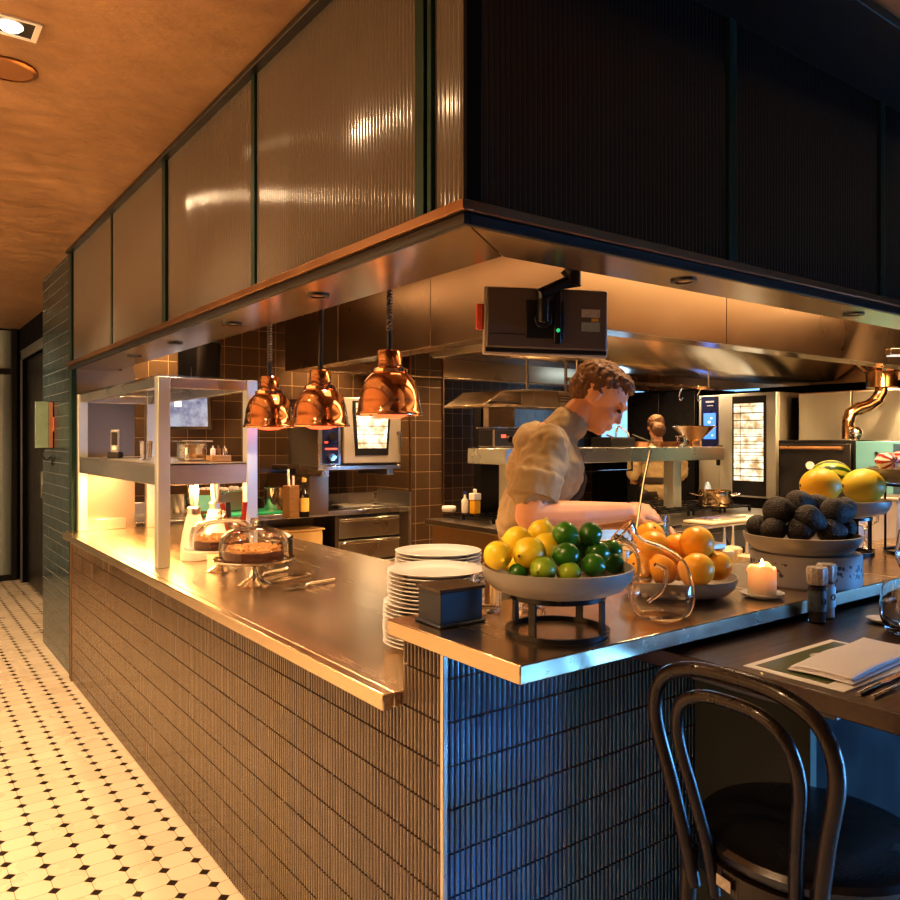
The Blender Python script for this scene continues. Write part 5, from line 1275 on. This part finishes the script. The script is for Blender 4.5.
def hand(m, wrist, direction, palm_n, s=1.0, curl=.5, side=1):
    d = Vector(direction).normalized(); n = Vector(palm_n).normalized(); u = d.cross(n).normalized()*side
    m.ell((0, 0, 0), (1, 1, 1), 16, 10, Matrix.Translation(Vector(wrist)+d*.048*s) @ Matrix((( d.x, u.x, n.x, 0), (d.y, u.y, n.y, 0), (d.z, u.z, n.z, 0), (0, 0, 0, 1))) @ Matrix.Diagonal((.052*s, .042*s, .017*s, 1)))
    for k, ln in enumerate((.072, .08, .074, .058)):
        off = (k-1.5)*.0205*s; b = Vector(wrist)+d*(.086-abs(k-1.3)*.004)*s+u*off
        dd = (d+u*(k-1.5)*.06).normalized(); pts = [(b-dd*.02*s, .0095*s)]; p = b; a = .25*curl
        for j, f in enumerate((.45, .32, .23)):
            a += curl*(.45+.25*j); v = dd*math.cos(a)+n*math.sin(a); p = p+v*ln*f*s; pts.append((p, (.0092-.0009*j)*s))
        m.chain(pts, 10)
    b = Vector(wrist)+d*.03*s-u*.032*s; p1 = b+(d*.6-u*.7+n*.35).normalized()*.036*s; p2 = p1+(d*.85-u*.1+n*.5).normalized()*.032*s; p3 = p2+(d*.8+u*.3+n*.4).normalized()*.024*s
    m.chain([(b, .014*s), (p1, .0115*s), (p2, .0105*s), (p3, .009*s)], 10)
def make_hair(m, hm, s=1.0, long=False):
    def E(c, r, rot=None): m.ell((0, 0, 0), (1, 1, 1), 20, 14, hm @ Matrix.Translation(Vector(c)*s) @ (rot or Matrix()) @ Matrix.Diagonal((r[0]*s, r[1]*s, r[2]*s, 1)))
    E((-.022, 0, .052), (.095, .079, .072)); E((-.055, 0, .01), (.058, .073, .07)); E((.035, 0, .088), (.052, .058, .028), Matrix.Rotation(.25, 4, 'Y')); E((-.012, 0, .02), (.045, .081, .03))
chf = thing('person', 'cook in a khaki shirt and dark apron bending over the pass, holding a spoon', 'person', pd(557, 2.86, 0), -AZ)
m = MB(); S = Vector
# trunk & legs (trousers/shirt cover most)
m.chain([((-.10, -.10, .95), .10), ((-.12, -.11, .50), .068), ((-.14, -.11, .09), .045)]); m.chain([((-.14, -.11, .05), .042), ((.06, -.12, .03), .032)])
m.chain([((-.10, .10, .95), .10), ((-.10, .11, .50), .068), ((-.14, .11, .09), .045)]); m.chain([((-.14, .11, .05), .042), ((.06, .12, .03), .032)])
m.ell((-.10, 0, 1.0), (.12, .165, .12)); m.ell((-.08, 0, 1.2), (.115, .15, .18)); m.ell((-.045, 0, 1.40), (.12, .17, .14))
m.chain([((-.02, 0, 1.5), .075), ((.045, 0, 1.56), .06), ((.10, 0, 1.62), .056)])
hm = Matrix.Translation((.155, 0, 1.655)) @ Matrix.Rotation(math.radians(14), 4, 'Z').inverted() @ Matrix.Rotation(math.radians(36), 4, 'Y')
head_parts(m, hm, 1.08)
# near arm (toward the camera is -y)
m.chain([((-.055, -.185, 1.475), .062), ((-.10, -.225, 1.35), .056), ((-.125, -.25, 1.245), .054), ((.04, -.22, 1.245), .048), ((.215, -.16, 1.25), .033)])
hand(m, (.215, -.16, 1.25), (1, .25, .03), (.1, .6, -.75), 1.05, .8, 1)
m.chain([((-.03, .185, 1.475), .062), ((.04, .22, 1.32), .052), ((.09, .22, 1.18), .045), ((.22, .12, 1.19), .037), ((.30, .03, 1.19), .029)])
hand(m, (.30, .03, 1.19), (.8, -.45, .05), (.2, -.3, -.9), 1.05, .9, -1)
body = m.remesh('body', M['skin'], chf, .0055, 3)
m = MB()
m.ell((-.10, 0, 1.02), (.145, .19, .13)); m.ell((-.08, 0, 1.2), (.142, .178, .19)); m.ell((-.045, 0, 1.39), (.142, .195, .15)); m.ell((-.05, 0, 1.46), (.11, .215, .085))
m.chain([((-.01, 0, 1.50), .085), ((.035, 0, 1.555), .073)])
m.chain([((-.055, -.18, 1.475), .08), ((-.095, -.22, 1.38), .08), ((-.11, -.235, 1.325), .078)]); m.ell((-.05, .12, 1.49), (.10, .12, .075)); m.ell((-.07, -.1, 1.47), (.10, .11, .08)); m.chain([((-.03, .18, 1.475), .09), ((.03, .215, 1.34), .078), ((.055, .22, 1.26), .07)])
m.cyl((-.098, -.225, 1.38), (-.119, -.243, 1.30), .088, .086)
m.remesh('shirt', M['shirt'], chf, .007, 3, crease=(.016, .09))
m = MB()
m.ell((-.092, 0, 1.0), (.15, .175, .15)); m.ell((-.064, 0, 1.2), (.142, .14, .15)); m.ell((-.02, 0, 1.36), (.13, .11, .13)); m.chain([((-.09, -.06, .95), .12), ((-.09, -.06, .55), .115)]); m.chain([((-.09, .06, .95), .12), ((-.09, .06, .55), .115)])
m.remesh('apron', M['apron'], chf, .009, 4, crease=(.012, .09))
m = MB(); make_hair(m, hm, 1.1); m.remesh('hair', M['hair'], chf, .004, 1, crease=(.007, .016))
m = MB()
for sy in (-1, 1): m.chain([((-.10, sy*.10, .95), .115), ((-.12, sy*.11, .5), .085), ((-.14, sy*.11, .12), .07)])
m.remesh('trousers', M['black'], chf, .012, 2)
m = MB()
for sy in (-1, 1): m.chain([((-.15, sy*.11, .05), .048), ((.07, sy*.12, .035), .038)])
m.remesh('shoes', M['black'], chf, .01, 2)
E_ = MB()
for sd in (-1, 1): E_.ell((0, 0, 0), (1, 1, 1), 12, 8, hm @ Matrix.Translation(Vector((.084, sd*.032, .002))*1.08) @ Matrix.Diagonal((.010, .014, .007, 1)))
E_.build('eyes', M['black'], chf)
spn = thing('spoon', 'long steel spoon held by the cook', 'spoon', at(640, 500, 2.62))
MB().tube([R*-.012+Vector((0, 0, -.10)), R*.012+Vector((0, 0, .06)), R*.035+Vector((0, 0, .17))], [.004, .0035, .005], 8).build('handle', M['chrome'], spn)
MB().ell((-.012*R.x, -.012*R.y, -.115), (.018, .014, .022), 14, 10).build('spoon_bowl', M['chrome'], spn)
jr = thing('sauce_jar', 'clear glass jar of pale green sauce in front of the cook', 'jar', pd(653, 2.72, .9325+.205))
jr.location.z = 1.10
jr.location = pd(656, 2.70, 1.13)
MB().lathe([(0, 0), (.045, 0), (.047, .005), (.047, .10), (.044, .10), (.044, .008), (0, .008)], 32).build('jar_glass', M['glass'], jr)
MB().lathe([(0, .009), (.0435, .009), (.0435, .07), (0, .07)], 28).build('sauce', simple('pale green sauce', (.45, .4, .16), .4, 0, .1), jr)
# steel riser the cook plates on
rs = thing('plating_riser', 'low stainless plating riser on the lower counter in front of the cook', 'riser', (2.25, 1.52, .9325))
rp = pd(656, 2.70, .9325); rs.location = rp; rs.rotation_euler = (0, 0, 0)
MB().box(-.12, .22, -.13, .05, .185, .205).build('riser_top', M['steel'], rs, bevel=.003)
for x in (-.11, .21):
    for y in (-.12, .04): MB().box(x-.008, x+.008, y-.008, y+.008, 0, .185).build('leg', M['steel'], rs)
jr.location = rp+Vector((0, 0, .2055)); 
# second cook, seen from behind further back
c2_ = thing('person', 'second cook seen from behind in a khaki shirt with a tied dark apron', 'person', pd(657, 7.75, 0), -AZ+PI/2)
m = MB()
for sy in (-1, 1):
    m.chain([((0, sy*.10, .95), .10), ((.01, sy*.11, .5), .068), ((-.03, sy*.11, .09), .045)]); m.chain([((-.03, sy*.11, .05), .042), ((.14, sy*.12, .03), .032)])
m.ell((0, 0, 1.0), (.12, .165, .12)); m.ell((0, 0, 1.18), (.11, .145, .18)); m.ell((0, 0, 1.36), (.11, .17, .12)); m.chain([((-.01, 0, 1.42), .07), ((.02, 0, 1.53), .055)])
hm2 = Matrix.Translation((.045, 0, 1.62)) @ Matrix.Rotation(math.radians(18), 4, 'Y'); head_parts(m, hm2, 1.0)
for sy in (-1, 1):
    m.chain([((0, sy*.185, 1.41), .058), ((-.02, sy*.23, 1.26), .05), ((.0, sy*.24, 1.13), .044), ((.16, sy*.18, 1.08), .038), ((.25, sy*.14, 1.08), .028)])
    hand(m, (.25, sy*.14, 1.08), (1, -.1*sy, .1), (0, -.2*sy, -.95), 1, .7, -sy)
m.remesh('body', M['skin'], c2_, .008, 3)
m = MB(); m.ell((0, 0, 1.0), (.145, .185, .13)); m.ell((0, 0, 1.18), (.135, .168, .19)); m.ell((0, 0, 1.35), (.132, .195, .13)); m.ell((0, 0, 1.41), (.09, .19, .06)); m.chain([((0, 0, 1.42), .08), ((.01, 0, 1.47), .068)])
for sy in (-1, 1): m.chain([((0, sy*.185, 1.41), .074), ((-.02, sy*.23, 1.26), .07), ((-.01, sy*.237, 1.16), .068)])
m.remesh('shirt', M['shirt'], c2_, .01, 4, crease=(.014, .08))
m = MB(); m.ell((.01, 0, .98), (.15, .195, .10)); m.chain([((.02, -.06, .95), .125), ((.02, -.06, .5), .12)]); m.chain([((.02, .06, .95), .125), ((.02, .06, .5), .12)])
m.lathe([(.0, -.03), (1, -.03), (1, .03), (0, .03)], 40, mat=Matrix.Translation((0, 0, 1.10)) @ Matrix.Diagonal((.152, .19, 1, 1)))
m.remesh('apron', M['apron'], c2_, .01, 2)
m = MB(); make_hair(m, hm2, 1.06); m.ell((-.07, 0, 1.6), (.05, .07, .07)); m.remesh('hair', M['hair'], c2_, .008, 2, crease=(.007, .015))
m = MB()
for sy in (-1, 1): m.chain([((0, sy*.10, .95), .115), ((.01, sy*.11, .5), .085), ((-.03, sy*.11, .12), .07)])
m.remesh('trousers', M['black'], c2_, .014, 2)
m = MB()
for sy in (-1, 1): m.chain([((-.04, sy*.11, .05), .048), ((.15, sy*.12, .035), .038)])
m.remesh('shoes', M['black'], c2_, .012, 2)
# ================================================================== LIGHT
def area(name, loc, size, power, col, rot=(0, 0, 0), sy=None, spread=PI):
    l = bpy.data.lights.new(name, 'AREA'); l.energy = power; l.color = col; l.size = size
    if sy: l.shape = 'RECTANGLE'; l.size_y = sy
    l.spread = spread
    o = bpy.data.objects.new(name, l); COL.objects.link(o); o.location = loc; o.rotation_euler = rot; return o
def spot(name, loc, power, col, angle=80, blend=.5, r=.03, rot=(0, 0, 0)):
    l = bpy.data.lights.new(name, 'SPOT'); l.energy = power; l.color = col; l.spot_size = math.radians(angle); l.spot_blend = blend; l.shadow_soft_size = r
    o = bpy.data.objects.new(name, l); COL.objects.link(o); o.location = loc; o.rotation_euler = rot; return o
def point(name, loc, power, col, r=.03):
    l = bpy.data.lights.new(name, 'POINT'); l.energy = power; l.color = col; l.shadow_soft_size = r
    o = bpy.data.objects.new(name, l); COL.objects.link(o); o.location = loc; return o
WARM = (1, .62, .3); WARM2 = (1, .72, .45); COOL = (.45, .7, 1); AMB = (1, .5, .18)
# corridor downlights
for i, (x, y) in enumerate(((.3, 2.52), (.3, 4.3), (.3, 6.2), (.75, 7.97), (-.9, 1.2), (-.9, 3.4), (-.9, 5.6), (-.2, 1.0))):
    spot('corridor_downlight', (x, y, CH-.03), 88 if y < 7 else 40, (1, .66, .36), 120, .6, .04)
# added warm fills out of view, brightening the ceiling, the panels and the tiles
area('corridor_uplight', (-1.6, 3.2, 1.5), 1.0, 75, (1, .58, .27), (PI, 0, 0), 6)
area('corridor_wall_light', (-2.6, 5.0, 1.3), 1.8, 120, (1, .52, .2), (0, math.radians(-90), 0), 8)
area('corridor_end_daylight', (-2.4, 8.0, 1.6), 1.6, 14, (.6, .95, .95), (0, math.radians(-90), math.radians(20)), 1.6)  # added cool fill for the corridor end
for x, y in SOFFIT_L: spot('soffit_downlight', (x, y, 1.93), 16, WARM, 100, .6, .02)
for x, y in SOFFIT_R: spot('soffit_downlight', (x, y, 1.93), 16, WARM2, 110, .6, .02)
area('heat_strip', (1.2, 4.35, 1.30), .16, 42, (1, .5, .17), (0, 0, 0), 1.5)
for x, y, z in LAMPS: spot('heat_lamp_bulb', (x, y, z+.0), 20, (1, .66, .4), 130, .5, .04)
for x, y in ((3.1, 4.9), (3.3, 3.2), (4.6, 3.0), (5.9, 3.0), (7.0, 3.2), (3.0, 4.0), (4.6, 5.0), (6.2, 5.0)):
    spot('hood_light', (x, y, 2.36), 110, WARM, 150, .6, .05)
area('kitchen_glow', (1.8, 3.8, 2.62), .5, 12, (1, .58, .28), (0, 0, 0), 3.0)  # added warm fill, hidden above the soffit
area('kitchen_glow_right', (4.5, 1.85, 2.62), 4.0, 34, WARM, (0, 0, 0), .5)  # added warm fill over the cook, hidden above the soffit
for x_ in (1.8, 3.1): spot('back_counter_light', (x_, 5.9, 2.6), 150, WARM, 95, .6, .05)  # added spots to brighten the back wall and counter
spot('ceiling_spot_glint', (.0, 1.7, 2.66), 7, (1, .7, .4), 168, .3, .02)  # added spot, placed to make a streak on the left glass
spot('ceiling_spot_glint', (.2, 3.3, 2.66), 7, (1, .7, .4), 168, .3, .02)  # second added spot for the glass streaks
area('oven_corner_light', (5.6, 2.2, 2.5), 1.2, 170, WARM, (0, math.radians(-50), 0), .6)  # added fill to brighten the ovens at the right back
# added area light for daylight from unseen windows, right of and behind the camera
area('daylight_window', (5.6, -2.2, .75), 2.6, 300, (.14, .45, 1), (math.radians(64), 0, math.radians(50)), 1.2, math.radians(78))
for x_, y_ in ((2.3, 1.9), (3.4, 2.2), (1.7, 2.9), (1.5, 4.6)): spot('kitchen_downlight', (x_, y_, 2.62), 55, (1, .66, .38), 85, .6, .05)  # added spots to brighten the cook and worktops
area('rear_window', (7.6, 6.6, 1.8), .8, 7, COOL, (0, math.radians(90), 0), .8)
W = bpy.data.worlds.new('world'); SC.world = W; W.use_nodes = True
wt = W.node_tree; bg = wt.nodes['Background']
tc = wt.nodes.new('ShaderNodeTexCoord'); sx = wt.nodes.new('ShaderNodeSeparateXYZ'); wt.links.new(tc.outputs['Generated'], sx.inputs[0])
mr = wt.nodes.new('ShaderNodeMapRange'); mr.inputs[1].default_value = -.8; mr.inputs[2].default_value = .6
wt.links.new(sx.outputs[0], mr.inputs[0])
mx = wt.nodes.new('ShaderNodeMix'); mx.data_type = 'RGBA'
wt.links.new(mr.outputs[0], mx.inputs[0]); mx.inputs[6].default_value = (.3, .16, .07, 1); mx.inputs[7].default_value = (.02, .07, .16, 1)
wt.links.new(mx.outputs[2], bg.inputs[0]); bg.inputs[1].default_value = .6
SC.view_settings.view_transform = 'Standard'; SC.view_settings.look = 'Medium High Contrast'; SC.view_settings.exposure = 0.0
